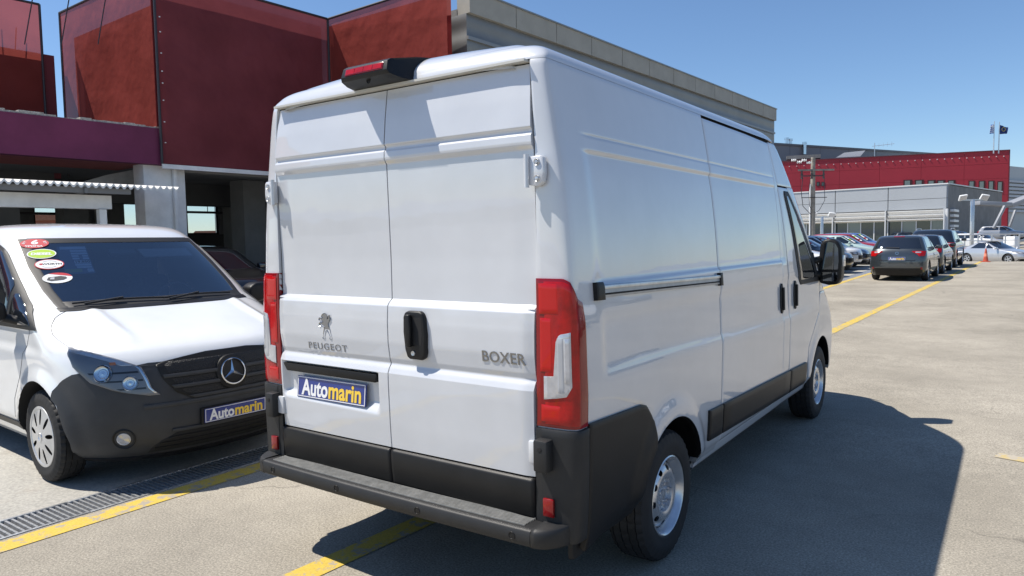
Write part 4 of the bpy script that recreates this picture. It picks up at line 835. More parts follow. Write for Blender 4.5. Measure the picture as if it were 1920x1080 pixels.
    for k, yw in enumerate(LW_Y):
        wheel(vito, sx*0.868, yw, LW_Z, LW_R, 0.205, 0.212, 'hubcap', sx)
        arc = [(yw+0.402*math.cos(a), LW_Z+0.402*math.sin(a)) for a in np.linspace(-0.3, math.pi+0.3, 36)]; V = []
        for yy, zz_ in arc:
            xx = float(VITO.P(np.array(max(0.3, zz_)), VITO.pY(np.array(max(0.3, zz_)), np.array(yy)))[0])
            for xi in (xx-0.001, xx-0.04, 0.55): V.append((sx*xi, yy, zz_))
        obj('wheel_arch_liner', V, grid(len(arc), 3, flip=sx < 0), DARK, vito, True)
        MB().prism([(yw+0.42*math.cos(a), LW_Z+0.42*math.sin(a)) for a in np.linspace(-0.4, math.pi+0.4, 20)], 0, 0.01, Matrix(((0, 0, sx*1.0, sx*0.55), (1, 0, 0, 0), (0, 1, 0, 0), (0, 0, 0, 1)))).build('arch_inner_wall', DARK, vito)
# windscreen: pane, black border, wipers, cowl
zw = np.linspace(1.222, 1.752, 26)
WG = glass_tint('windscreen_glass', (0.80, 0.86, 0.90), 0.14)
ws = patch('windscreen', VITO, zw, lambda z: -WSH(z), WSH, 'f', 36, WG, vito, off=0.001, depth=0.001, bev=0.001)
for sx in (1, -1): patch('screen_border', VITO, zw, lambda z: WSH(z)-0.055, lambda z: WSH(z)+0.004, 'f', 5, SEAM, ws, off=0.003, depth=0.004, side=sx, bev=0.001)
patch('screen_border', VITO, np.linspace(1.715, 1.756, 5), lambda z: -WSH(z)+0.05, lambda z: WSH(z)-0.05, 'f', 30, SEAM, ws, off=0.0034, depth=0.004, bev=0.001)
patch('screen_border', VITO, np.linspace(1.222, 1.268, 5), lambda z: -WSH(z)+0.05, lambda z: WSH(z)-0.05, 'f', 30, SEAM, ws, off=0.0034, depth=0.004, bev=0.001)
patch('cowl', VITO, np.linspace(1.205, 1.226, 4), lambda z: -0.76+0*z, lambda z: 0.76+0*z, 'f', 30, BLACKP, vito, off=0.006, depth=0.01, bev=0.003)
def spt(z, x, off): return tuple(VITO.P(np.array(z), VITO.pX(np.array(z), np.array(abs(x))), off)*np.array([1 if x >= 0 else -1, 1, 1]))
for a, b in ((0.66, -0.02), (0.02, -0.60)):
    wp = MB().tube([spt(1.240+0.012*math.sin(t*math.pi), a+(b-a)*t, 0.022) for t in np.linspace(0, 1, 14)], 0.008, 6).build('wiper_blade', SEAM, vito, smooth=True)
    MB().tube([spt(1.222, a*0.5+b*0.5+0.28, 0.03), spt(1.252, a*0.5+b*0.5, 0.036)], 0.009, 6).build('wiper_arm', SEAM, wp, smooth=True)
# cabin
CAB = mat('cabin_trim', (0.09, 0.095, 0.10), rough=0.7); SEATM = mat('seat_cloth', (0.12, 0.125, 0.14), rough=0.9, var=0.2, vscale=20)
MB().prism([(3.55, 0.95), (4.12, 1.06), (4.10, 1.18), (3.92, 1.195), (3.70, 1.175), (3.60, 1.10)], -0.80, 0.80, Matrix(((0, 0, 1, 0), (1, 0, 0, 0), (0, 1, 0, 0), (0, 0, 0, 1)))).build('dashboard', CAB, vito, bevel=0.03)
for x in (-0.48, 0.10, 0.50):
    s_ = MB().box((x-0.22, 2.72, 0.75), (x+0.22, 2.88, 1.40)).build('seat_back', SEATM, vito, bevel=0.06, seg=3)
    MB().box((x-0.13, 2.74, 1.45), (x+0.13, 2.85, 1.66)).build('headrest', SEATM, s_, bevel=0.045, seg=3)
MB().box((-0.84, 2.30, 0.5), (0.84, 2.34, 1.72)).build('partition', mat('partition_grey', (0.38, 0.40, 0.43), rough=0.7), vito)
MB().lathe([(-0.012, 0.185), (0.012, 0.190), (0.012, 0.205), (-0.012, 0.205), (-0.012, 0.185)], 32, 'y', (-0.46, 3.45, 1.14)).build('steering_wheel', CAB, vito, smooth=True)
MB().prism([(3.75, 1.20), (4.02, 1.20), (3.98, 1.212), (3.80, 1.225)], -0.05, 0.62, Matrix(((0, 0, 1, 0), (1, 0, 0, 0), (0, 1, 0, 0), (0, 0, 0, 1)))).build('dashboard_paper', mat('paper', (0.62, 0.64, 0.62), rough=0.8), vito)
Mm = on_shell(VITO, 1.70, 0.0, -0.06); MB().box((-0.11, -0.05, -0.04), (0.11, 0.03, 0.0), Mm).build('rear_view_mirror', CAB, vito, bevel=0.01)
Mv = on_shell(VITO, 1.66, -0.36, -0.04); MB().box((-0.24, -0.07, -0.015), (0.24, 0.06, 0.0), Mv).build('sun_visor', mat('visor', (0.30, 0.31, 0.32), rough=0.8), vito, bevel=0.008)
# oval stickers and the price sheet on the windscreen
SRED = mat('sticker_red', (0.52, 0.02, 0.03), rough=0.4); SWH = mat('sticker_white', (0.80, 0.80, 0.78), rough=0.4); SGR = mat('sticker_green', (0.40, 0.60, 0.02), rough=0.4); SBK = mat('sticker_ink', (0.03, 0.03, 0.035), rough=0.5)
def ell(M, a, b, h, n=36, cx=0, cy=0):
    return MB().prism([(cx+a*math.cos(2*math.pi*i/n), cy+b*math.sin(2*math.pi*i/n)) for i in range(n)], h, h+0.0008, M)
for k, (x, z) in enumerate(((0.640, 1.712), (0.640, 1.628), (0.635, 1.545), (0.640, 1.440))):
    M = on_shell(VITO, z, x, 0.004); a, b = 0.100, 0.066
    nm = ['red oval sticker with a white 6', 'lime green oval sticker lettered diesel', 'white oval sticker with thin red rim', 'white oval sticker with a dark tool and red top'][k]
    base = ell(M, a, b, 0.0, cx=0).build('sticker', [SRED, SWH, SRED, SWH][k], ws); base['label'] = nm
    if k == 0:
        text('sticker_lettering', '6', 0.080, SWH, base, M @ Matrix.Translation((0, 0.014, 0.0016)), 0.0003, 0.003, sx=1.25)
        text('sticker_lettering', 'ΧΡΟΝΙΑ', 0.030, SWH, base, M @ Matrix.Translation((0, -0.040, 0.0016)), 0.0003, 0.001, sx=1.1)
        for sx in (-1, 1): text('sticker_lettering', 'ΕΓΓ', 0.024, SWH, base, M @ Matrix.Translation((sx*0.070, 0.012, 0.0016)) @ Matrix.Rotation(sx*-1.2, 4, 'Z'), 0.0003, 0.0005)
    if k == 1:
        ell(M, a-0.008, b-0.008, 0.001).build('sticker_field', SGR, base)
        text('sticker_lettering', 'DIESEL', 0.043, SWH, base, M @ Matrix.Translation((0, -0.004, 0.0026)), 0.0003, 0.002, sx=1.15)
    if k == 2:
        ell(M, a-0.007, b-0.007, 0.001).build('sticker_field', SWH, base)
        text('sticker_lettering', 'WÜRTH', 0.028, SBK, base, M @ Matrix.Translation((0.018, 0.0, 0.0026)), 0.0003, 0.001, sx=1.3)
        MB().box((-0.066, -0.010, 0.002), (-0.046, 0.010, 0.003), M).build('sticker_mark', SRED, base)
        for sy in (-1, 1): MB().prism([(0.062*math.sin(t)*r_, sy*0.048*math.cos(t)*r_) for r_, ts in ((1.0, np.linspace(-0.9, 0.9, 9)), (0.86, np.linspace(0.9, -0.9, 9))) for t in ts], 0.002, 0.0026, M).build('sticker_lettering', mat('sticker_grey', (0.45, 0.45, 0.47), rough=0.5), base)
    if k == 3:
        MB().prism([(a*math.cos(t), b*math.sin(t)) for t in np.linspace(0.25, 2.2, 16)], 0.001, 0.0018, M).build('sticker_field', SRED, base)
        MB().prism([(-0.07, -0.025), (-0.06, 0.008), (0.02, 0.022), (0.055, 0.012), (0.065, -0.006), (0.04, -0.028), (-0.04, -0.040)], 0.0015, 0.0024, M).build('sticker_mark', SBK, base)
        MB().prism([(-0.05, -0.018), (-0.045, 0.002), (-0.02, 0.008), (-0.02, -0.02)], 0.0026, 0.0032, M).build('sticker_mark', mat('sticker_grey', (0.45, 0.45, 0.47), rough=0.5), base)
Mc = on_shell(VITO, 1.585, 0.440, -0.012); CARD = mat('price_card', (0.10, 0.16, 0.26), rough=0.5); CELL = mat('price_cell', (0.55, 0.62, 0.70), rough=0.6)
pc = MB().box((-0.105, -0.19, -0.001), (0.105, 0.20, 0.0), Mc).build('price_card', CARD, ws)
cells = [(-0.085, 0.155, 0.10, 0.195)]+[(-0.02, 0.145-0.038*i-0.028, 0.098, 0.145-0.038*i) for i in range(2)]+[(-0.02, 0.07-0.036*i-0.026, 0.03, 0.07-0.036*i) for i in range(2)]+[(0.055, 0.07-0.036*i-0.026, 0.098, 0.07-0.036*i) for i in range(2)]+[(-0.015, -0.048, 0.098, -0.006), (-0.015, -0.082, 0.098, -0.054), (-0.01, -0.114, 0.098, -0.088), (0.058, -0.17, 0.10, -0.124)]
for c in cells: MB().box((c[0], c[1], 0.0005), (c[2], c[3], 0.001), Mc).build('card_cell', CELL, pc)
MB().box((-0.10, -0.17, 0.0005), (0.02, -0.124, 0.001), Mc).build('card_cell', mat('card_green', (0.25, 0.38, 0.18), rough=0.6), pc)
text('card_lettering', '19.850', 0.040, SBK, pc, Mc @ Matrix.Translation((0.042, -0.028, 0.0018)), 0.0002, 0.001)
MB().box((-0.78, 0.3, 0.20), (0.78, 4.7, 0.33)).build('underbody', DARK, vito)
# ------------------------------------------------------------------ other cars
CAR_ROWS = {
 'hatch': [(.18, .12, .12, .90), (.30, .04, .05, .96), (.45, 0, 0, 1.0), (.60, .01, 0, 1.0), (.72, .06, .01, 1.0), (.80, .16, .02, .995), (.86, .34, .03, .985), (.92, .62, .05, .972), (.97, .86, .07, .955), (1.02, 1.02, .10, .935), (1.10, 1.15, .15, .905), (1.25, 1.40, .27, .84), (1.38, 1.64, .38, .775), (1.425, 1.78, .45, .735), (1.455, 1.94, .56, .64), (1.472, 2.2, .8, .43), (1.48, 2.5, 1.2, .08)],
 'suv': [(.22, .14, .12, .90), (.33, .05, .05, .96), (.48, 0, 0, 1.0), (.66, .01, 0, 1.0), (.78, .05, .01, 1.0), (.86, .11, .02, .995), (.90, .22, .03, .985), (.945, .50, .05, .975), (.985, .80, .06, .96), (1.03, 1.02, .09, .94), (1.10, 1.14, .13, .91), (1.25, 1.38, .22, .855), (1.38, 1.60, .32, .80), (1.425, 1.74, .40, .76), (1.455, 1.90, .50, .67), (1.472, 2.2, .75, .45), (1.48, 2.5, 1.2, .08)],
 'coupe': [(.18, .14, .14, .90), (.30, .05, .06, .96), (.45, 0, 0, 1.0), (.58, .02, .01, 1.0), (.68, .08, .03, .995), (.74, .22, .05, .985), (.80, .50, .08, .975), (.86, .85, .12, .965), (.91, 1.10, .20, .955), (.96, 1.28, .36, .94), (1.05, 1.48, .62, .905), (1.18, 1.74, .92, .85), (1.29, 1.96, 1.15, .80), (1.335, 2.10, 1.30, .755), (1.362, 2.25, 1.45, .66), (1.378, 2.45, 1.7, .45), (1.385, 2.7, 2.0, .08)]}
def car(name, label, cat, kind, L, W, H, colour, nose, heading, group=None, rear=False, plate=False, stickers=0, metal=0.0, rim='alloy', rails=False, roofcol=None, seed=0):
    """nose = ground point under the front bumper, heading = direction of travel in degrees from +Y, clockwise"""
    base = CAR_ROWS[kind]; sc = H/base[-1][0]; sl_ = L/4.1
    sh = Shell([(z*sc, L-a*sl_, b*sl_, w*W/2, 0.62, 0.36, 2.5, 3.2) for z, a, b, w in base])
    h = R_(heading); f = (math.sin(h), math.cos(h))
    root = thing(name, label, cat, (nose[0]-f[0]*L, nose[1]-f[1]*L, nose[2] if len(nose) > 2 else gz(nose[1]-f[1]*L/2)), -h, group)
    wr = 0.31*sc if kind != 'suv' else 0.335*sc; hw = W/2
    wy = (0.78*sl_, L-0.82*sl_); holes = [(y, wr, wr+0.055) for y in wy]
    P_ = paint('paint_%s' % name+str(seed), colour, metal=metal, bump=0.0008)
    shell_mesh('body', sh, np.concatenate([np.linspace(base[0][0]*sc, 1.40*sc, 40), np.linspace(1.41*sc, base[-1][0]*sc, 10)]) if kind != 'coupe' else np.concatenate([np.linspace(base[0][0]*sc, 1.31*sc, 40), np.linspace(1.32*sc, base[-1][0]*sc, 10)]), np.concatenate([np.linspace(0, 1, 22), np.linspace(1, 2, 56)[1:], np.linspace(2, 3, 18)[1:]]), P_, root, holes)
    zc = {'hatch': 1.02, 'suv': 1.03, 'coupe': 0.92}[kind]*sc; zt = {'hatch': 1.41, 'suv': 1.41, 'coupe': 1.32}[kind]*sc
    def wx(z): return sh.par(z)[2]
    def part(nm, zs, lo, hi, ax, m_, off=0.004, side=1, n=10, par=None, depth=0.006): return patch(nm, sh, zs, lo, hi, ax, n, m_, par or root, off=off, depth=depth, side=side, bev=0.004)
    wsn = part('windscreen', np.linspace(zc+0.01, zt, 12), lambda z: -(wx(z)-0.10), lambda z: wx(z)-0.10, 'f', GLASS_D, n=16)
    part('rear_window', np.linspace(zc+(0.02 if kind != 'coupe' else 0.05), zt-0.02, 10), lambda z: -(wx(z)-0.10), lambda z: wx(z)-0.10, 'r', GLASS_D, n=16)
    part('lower_valance', np.linspace(base[0][0]*sc, 0.34*sc, 5), lambda z: -hw*0.86+0*z, lambda z: hw*0.86+0*z, 'f', BLACKP, n=16)
    part('lower_valance', np.linspace(base[0][0]*sc, 0.42*sc, 5), lambda z: -hw*0.86+0*z, lambda z: hw*0.86+0*z, 'r', BLACKP, n=16)
    g_ = part('grille', np.linspace(0.44*sc, 0.62*sc, 6), lambda z: -hw*0.55+0*z, lambda z: hw*0.55+0*z, 'f', BLACKP, n=14, off=0.006)
    part('grille_bar', np.linspace(0.61*sc, 0.635*sc, 4), lambda z: -hw*0.6+0*z, lambda z: hw*0.6+0*z, 'f', CHROME, n=12, off=0.01, par=g_)
    for sx in (1, -1):
        ft = tab((zc, L-1.30*sl_), (zt, L-1.98*sl_)) if kind != 'coupe' else tab((zc, L-1.62*sl_), (zt, L-2.3*sl_))
        rt = tab((zc, 0.55*sl_), (zt, 0.75*sl_)) if kind != 'coupe' else tab((zc, 0.95*sl_), (zt, 1.45*sl_))
        mid = L*0.47
        part('side_window', np.linspace(zc+0.03, zt-0.03, 8), const(mid+0.04), ft, 'y', GLASS_D, side=sx)
        part('side_window', np.linspace(zc+0.03, zt-0.03, 8), rt, const(mid-0.04), 'y', GLASS_D, side=sx)
        part('door_joint', np.linspace(0.30*sc, zc, 8), const(mid-0.003), const(mid+0.003), 'y', SEAM, off=0.0015, depth=0.002, side=sx, n=3)
        part('door_joint', np.linspace(0.30*sc, zc, 8), const(L-1.38*sl_), const(L-1.374*sl_), 'y', SEAM, off=0.0015, depth=0.002, side=sx, n=3)
        part('door_handle', np.linspace(0.80*sc, 0.825*sc, 3), const(mid+0.08), const(mid+0.24), 'y', P_, off=0.02, side=sx, n=4)
        hl = part('headlamp', np.linspace(0.63*sc, 0.76*sc, 6), const(hw*0.56), lambda z: hw*np.interp(z, [0.63*sc, 0.76*sc], [0.86, 0.93]), 'f', mat('lamp_bowl', (0.05, 0.052, 0.056), rough=0.15, metal=0.6, coat=0.5), off=0.008, side=sx, n=6)
        part('lamp_reflector', np.linspace(0.65*sc, 0.73*sc, 4), const(hw*0.68), const(hw*0.82), 'f', CLEARL, off=0.012, side=sx, n=5, par=hl)
        tl = part('tail_lamp', np.linspace(0.80*sc, 0.965*sc, 8), lambda z: hw*np.interp(z, [0.80*sc, 0.88*sc, 0.93*sc, 0.965*sc], [0.74, 0.66, 0.52, 0.50]), lambda z: hw*np.interp(z, [0.80*sc, 0.965*sc], [0.93, 0.95]), 'r', REDL, off=0.010, side=sx, n=8)
        part('clear_strip', np.linspace(0.905*sc, 0.945*sc, 4), const(hw*0.62), const(hw*0.80), 'r', CLEARL, off=0.013, side=sx, n=5, par=tl)
        part('rear_reflector', np.linspace(0.38*sc, 0.45*sc, 4), const(hw*0.80), const(hw*0.86), 'r', REDL2, off=0.012, side=sx, n=4)
        mb = MB().box((min(sx*(hw-0.03), sx*(hw+0.17)), L-1.52*sl_, zc-0.02), (max(sx*(hw-0.03), sx*(hw+0.17)), L-1.40*sl_, zc+0.11)).build('door_mirror', P_, root, bevel=0.035, seg=3)
        for y in wy:
            wheel(root, sx*(hw-0.115), y, wr, wr, 0.20, wr*0.66, rim, sx, detail=0)
            arc = [(y+(wr+0.053)*math.cos(a), wr+(wr+0.053)*math.sin(a)) for a in np.linspace(-0.2, math.pi+0.2, 20)]
            obj('wheel_arch_liner', [(sx*xi, yy, zz_) for yy, zz_ in arc for xi in (hw-0.012, 0.45)], grid(len(arc), 2, flip=sx < 0), DARK, root, True)
        if rails: MB().tube([(sx*hw*0.72, L*0.20, H-0.03), (sx*hw*0.72, L*0.23, H+0.035), (sx*hw*0.72, L*0.52, H+0.035), (sx*hw*0.72, L*0.56, H-0.02)], 0.018, 8).build('roof_rail', ALU, root, smooth=True)
    MB().box((-hw+0.25, 0.3, 0.16*sc), (hw-0.25, L-0.4, 0.30*sc)).build('underbody', DARK, root)
    if plate:
        pm = sh.P(np.array(0.74*sc), np.array(3.0)); number_plate(root, frame((0, pm[1]-0.02, 0.725*sc), (1, 0, 0), (0, 0.12, 1)), 0.50, 0.11)
        part('tailgate_lip', np.linspace(0.66*sc, 0.675*sc, 3), lambda z: -hw*0.62+0*z, lambda z: hw*0.62+0*z, 'r', BLACKP, n=14, off=0.008)
        MB().tube([(0.06, sh.P(np.array(zc+0.05), np.array(3.0))[1]-0.03, zc+0.05), (-0.34, sh.P(np.array(zc+0.06), np.array(3.0))[1]-0.02, zc+0.065)], 0.012, 6).build('rear_wiper', SEAM, root)
        part('high_brake_lamp', np.linspace(zt+0.005, zt+0.03, 3), lambda z: -0.16+0*z, lambda z: 0.16+0*z, 'r', REDL2, n=6, off=0.012)
        Mb = frame((0, sh.P(np.array(0.90*sc), np.array(3.0))[1]-0.012, 0.90*sc), (1, 0, 0), (0, 0.1, 1)); lathe_on(Mb, [(0, 0.05), (0.006, 0.046), (0.006, 0.036), (0, 0.034)], 20).build('emblem', CHROME, root, smooth=True)
        MB().tube([(0.0, L*0.30, H-0.01), (0.0, L*0.27, H+0.16)], 0.006, 5).build('aerial', SEAM, root)
    if rear and not plate:
        pass
    for i in range(stickers):
        z = zt-0.05-(zt-zc-0.08)*i/max(1, stickers); x = float(wx(np.array(z)))-0.20
        M = on_shell(sh, z, x, 0.010); cl = [SRED, SWH, SWH, SGR, SWH, SWH][(i+seed) % 6]
        ell(M, 0.075, 0.052, 0.0, 14).build('sticker', cl, wsn)
    return root, sh
G1 = 'cars parked nose out along the yellow line'
ROW = [('black', (0.012, 0.013, 0.016), 29.9, 'hatch', 4.1, 1.75, 1.46, 'black hatchback directly behind the mirror of the tall van', 5, 0),
       ('white', (0.80, 0.80, 0.79), 32.7, 'suv', 4.0, 1.76, 1.52, 'white hatchback with black grille, second in the row of parked cars', 6, 0),
       ('navy', (0.02, 0.035, 0.08), 35.4, 'hatch', 4.1, 1.76, 1.46, 'dark blue hatchback between the white and the mint car', 6, 0.3),
       ('mint', (0.50, 0.64, 0.60), 38.2, 'hatch', 4.0, 1.74, 1.48, 'pale mint green hatchback just left of the grey hatchback', 5, 0.2),
       ('red', (0.35, 0.015, 0.025), 41.0, 'suv', 4.1, 1.76, 1.54, 'dark red car further along the row', 6, 0.2),
       ('blue', (0.03, 0.11, 0.42), 43.8, 'suv', 4.1, 1.76, 1.56, 'bright blue car, last of the row of parked cars', 5, 0.3),
       ('white', (0.78, 0.78, 0.77), 27.1, 'hatch', 4.1, 1.75, 1.47, 'white roofed hatchback seen through the cab window of the tall van', 5, 0)]
rp_ = on_lot(1599, 512)
for i, (cn, c, y, k, L, W, H, lab, st_, mt_) in enumerate(ROW):
    r_, s_ = car('parked_car', lab, 'car', k, L, W, H, c, (rp_[0]-0.12*(i % 3), rp_[1]+y-29.9), 90+(i % 3-1)*1.2, G1, stickers=st_, metal=mt_, seed=10+i)
    if i == 1: MB().box((-0.08, 1.2, H-0.01), (0.08, 1.45, H+0.10)).build('roof_sign', mat('green_plastic', (0.03, 0.42, 0.22), rough=0.4), r_, bevel=0.02)
G2 = 'dark cars parked one behind another'
yp = (on_lot(1640, 527)+on_lot(1740, 529))/2; k_ = yp[1]/26.0
car('parked_hatchback', 'dark grey hatchback seen from behind with a blue plate and red tail lamps', 'car', 'hatch', 3.95, 1.70, 1.50, (0.055, 0.064, 0.070), (yp[0], yp[1]+4.0), 2.0, G2, plate=True, metal=0.55, seed=20)
car('parked_hatchback', 'black hatchback hidden mostly behind the grey hatchback', 'car', 'hatch', 4.1, 1.76, 1.48, (0.014, 0.015, 0.017), (on_lot(1786, 507)[0]-0.86, on_lot(1786, 507)[1]+0.8), 2.0, G2, metal=0.3, seed=21)
car('parked_suv', 'tall black car with silver roof rails standing ahead of the two dark hatchbacks', 'car', 'suv', 4.4, 1.82, 1.66, (0.015, 0.018, 0.022), (on_lot(1807, 496.5)[0]-0.90, on_lot(1807, 496.5)[1]+0.8), 2.0, G2, rails=True, metal=0.3, seed=22)
pS = at(1800, 485, 50.5)
car('silver_coupe', 'old silver coupe parked crosswise beyond the orange cone', 'car', 'coupe', 4.2, 1.70, 1.36, (0.55, 0.56, 0.58), (at(1936, 485, 41.0)[0], at(1936, 485, 41.0)[1], -0.20), 90-(-35.2)-0.5, metal=0.5, seed=24)
pB = at(460, 520, 14.0)
car('parked_suv', 'black car with windscreen stickers half hidden between the two white vans', 'car', 'suv', 4.3, 1.84, 1.66, (0.012, 0.012, 0.014), (pB[0]+0.3, pB[1]+0.35), 88, stickers=4, metal=0.2, seed=25)
# cars behind the railing at the far right
FAR = [(1745, 78, (0.03, 0.04, 0.06), 'hatch', 'dark car under the louvred wall left of the lamp post', 60), (1795, 66, (0.70, 0.70, 0.70), 'hatch', 'white car parked just left of the lamp post base', 100), (1842, 70, (0.04, 0.08, 0.18), 'hatch', 'dark blue car behind the railing right of the lamp post', 110), (1886, 60, (0.75, 0.75, 0.74), 'suv', 'white car behind the railing near the right picture edge', 115), (1925, 72, (0.30, 0.32, 0.36), 'suv', 'grey car parked highest under the canopy at the right edge', 100), (1905, 84, (0.02, 0.02, 0.025), 'suv', 'black car under the canopy behind the white car', 110), (1815, 90, (0.10, 0.11, 0.13), 'suv', 'charcoal car parked before the louvres behind the lamp post', 100)]
for i, (u, d, c, k, lab, hd) in enumerate(FAR):
    p = at(u, 445, d); car('distant_car', lab, 'car', k, 4.2, 1.8, 1.55, c, (p[0], p[1], (0.10 if d < 68 else 0.35)+(0.45 if u > 1900 else 0)), hd, 'cars behind the railing', stickers=2 if i % 2 else 0, metal=0.2, seed=30+i)

# cars across the lane, outside the picture to the right: they show as reflections in the side of the tall van
for i, (y, c, k, lab) in enumerate(((4.5, (0.70, 0.70, 0.69), 'hatch', 'white'), (7.4, (0.03, 0.035, 0.05), 'suv', 'dark blue'), (10.4, (0.30, 0.31, 0.33), 'hatch', 'grey'), (13.3, (0.75, 0.75, 0.74), 'suv', 'tall white'), (16.4, (0.02, 0.02, 0.022), 'hatch', 'black'))):
    car('lane_car', lab+' car across the lane, mirrored in the side of the tall van', 'car', k, 4.2, 1.8, 1.52, c, (8.2+0.1*(i % 2), y), 270, 'cars across the lane', seed=60+i)
# ------------------------------------------------------------------ buildings
class Bld:
    """building frame: local x along the front from left to right, y into the building, z up"""
    def __init__(s, name, label, A, B, cat='building'):
        s.A = np.array(A[:2], float); d = np.array(B[:2], float)-s.A; s.L = float(np.hypot(*d)); s.ux = d/s.L; s.uy = np.array([-s.ux[1], s.ux[0]])
        s.root = thing(name, label, cat, (s.A[0], s.A[1], 0), math.atan2(s.ux[1], s.ux[0]))
    def loc(s, u, v, y=0.0):
        n = np.array([s.uy[0], s.uy[1], 0]); c = s.uy @ s.A+y; p = on_plane(u, v, n, c); return float((p[:2]-s.A) @ s.ux), float(p[2])
    def box(s, name, x0, x1, y0, y1, z0, z1, m_, par=None, bevel=0.0): return box(name, (min(x0, x1), min(y0, y1), min(z0, z1)), (max(x0, x1), max(y0, y1), max(z0, z1)), m_, par or s.root, bevel=bevel)
def corr_mat(name, col, pitch, axis='Z', depth=0.02, rough=0.5, metal=0.2, var=0.12):
    M = mat(name, col, rough=rough, metal=metal, var=var, vscale=0.8); n = M.node_tree; b = n.nodes['Principled BSDF']
    tc = n.nodes.new('ShaderNodeTexCoord'); w = n.nodes.new('ShaderNodeTexWave'); w.bands_direction = axis; w.inputs['Scale'].default_value = 0.314/pitch; n.links.new(tc.outputs['Object'], w.inputs['Vector'])
    bp = n.nodes.new('ShaderNodeBump'); bp.inputs['Distance'].default_value = depth; n.links.new(w.outputs['Fac'], bp.inputs['Height']); n.links.new(bp.outputs[0], b.inputs['Normal'])
    return M
def net_mat(name, col, see, see_col, tl=0.30):
    """woven screen: diffuse and translucent cloth with open holes"""
    M = bpy.data.materials.new(name); M.use_nodes = True; n = M.node_tree; n.nodes.clear(); o = n.nodes.new('ShaderNodeOutputMaterial')
    d = n.nodes.new('ShaderNodeBsdfDiffuse'); t = n.nodes.new('ShaderNodeBsdfTranslucent'); tr = n.nodes.new('ShaderNodeBsdfTransparent'); m1 = n.nodes.new('ShaderNodeMixShader'); m2 = n.nodes.new('ShaderNodeMixShader')
    tc = n.nodes.new('ShaderNodeTexCoord'); nz = n.nodes.new('ShaderNodeTexNoise'); nz.inputs['Scale'].default_value = 0.9; nz.inputs['Detail'].default_value = 5; n.links.new(tc.outputs['Object'], nz.inputs['Vector'])
    rp = n.nodes.new('ShaderNodeValToRGB'); rp.color_ramp.elements[0].position = 0.3; rp.color_ramp.elements[1].position = 0.7; rp.color_ramp.elements[0].color = (*(c*0.82 for c in col), 1); rp.color_ramp.elements[1].color = (*(c*1.12 for c in col), 1); n.links.new(nz.outputs['Fac'], rp.inputs[0])
    n.links.new(rp.outputs[0], d.inputs[0]); n.links.new(rp.outputs[0], t.inputs[0]); tr.inputs[0].default_value = (*see_col, 1); m1.inputs[0].default_value = tl; m2.inputs[0].default_value = see
    wv = n.nodes.new('ShaderNodeTexNoise'); wv.inputs['Scale'].default_value = 2.2; wv.inputs['Detail'].default_value = 2; n.links.new(tc.outputs['Object'], wv.inputs['Vector']); bp = n.nodes.new('ShaderNodeBump'); bp.inputs['Distance'].default_value = 0.05; n.links.new(wv.outputs['Fac'], bp.inputs['Height']); n.links.new(bp.outputs[0], d.inputs['Normal'])
    n.links.new(d.outputs[0], m1.inputs[1]); n.links.new(t.outputs[0], m1.inputs[2]); n.links.new(m1.outputs[0], m2.inputs[1]); n.links.new(tr.outputs[0], m2.inputs[2]); n.links.new(m2.outputs[0], o.inputs[0])
    return M
NET = net_mat('red_net', (0.25, 0.065, 0.075), 0.04, (0.9, 0.5, 0.45)); NET2 = net_mat('red_net_thin', (0.38, 0.085, 0.07), 0.13, (0.95, 0.75, 0.75), 0.5)
PLUM = mat('plum_render', (0.16, 0.028, 0.075), rough=0.85, var=0.18, vscale=1.4, bump=0.004, bscale=14)
OFFW = mat('old_white_render', (0.78, 0.78, 0.77), rough=0.85, var=0.15, vscale=1.8, bump=0.003, bscale=22)
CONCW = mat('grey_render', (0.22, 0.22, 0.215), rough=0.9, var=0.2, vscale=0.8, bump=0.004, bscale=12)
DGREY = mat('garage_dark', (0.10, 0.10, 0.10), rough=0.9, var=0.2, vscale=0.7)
STEELB = mat('dark_steel_frame', (0.05, 0.045, 0.05), rough=0.5, metal=0.3)
BROKEN = mat('broken_concrete', (0.45, 0.42, 0.38), rough=0.95, var=0.4, vscale=20, bump=0.02, bscale=30)

# red clad garage at the left; its front runs along +Y
dirn = np.array([0.0645, 0.998]); P0 = np.array([-13.0, 6.3])
gb = Bld('clad_garage', 'two storey garage behind the low van, clad in dark red netting above open parking', P0-dirn*9, P0+dirn*4.1)
xc0, zs0 = gb.loc(268, 309); xc1, _ = gb.loc(346, 309); xR, zt1 = gb.loc(613, 36, -0.3); xL, _ = gb.loc(303, 309, -0.3); _, zb1 = gb.loc(400, 314, -0.3)
zs = zb1-0.02
# columns, slab, beams, inner walls
gb.box('column', xc0, xc1, 0.0, 0.5, 0.0, zs+0.1, OFFW, bevel=0.02)
gb.box('pipe', xc0+(xc1-xc0)*0.66, xc0+(xc1-xc0)*0.76, -0.10, -0.004, 0, zs, OFFW, bevel=0.03)
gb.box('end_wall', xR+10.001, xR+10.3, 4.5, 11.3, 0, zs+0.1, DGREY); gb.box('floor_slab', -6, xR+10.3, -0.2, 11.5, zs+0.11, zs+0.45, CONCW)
gb.box('edge_beam', xc1+0.003, xR+0.3, 0.0, 0.4, zs-0.10, zs+0.109, CONCW)
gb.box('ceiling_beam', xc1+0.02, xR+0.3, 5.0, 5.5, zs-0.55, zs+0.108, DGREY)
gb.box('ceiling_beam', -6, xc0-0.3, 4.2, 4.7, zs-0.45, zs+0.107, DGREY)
for u, y in ((478, 3.0), (455, 7.0), (8, 6.0), (143, 8.5), (213, 10.0)):
    a, _ = gb.loc(u, 400, y); gb.box('inner_column', a-0.35, a+0.35, y, y+0.7, 0, zs+0.10, CONCW)
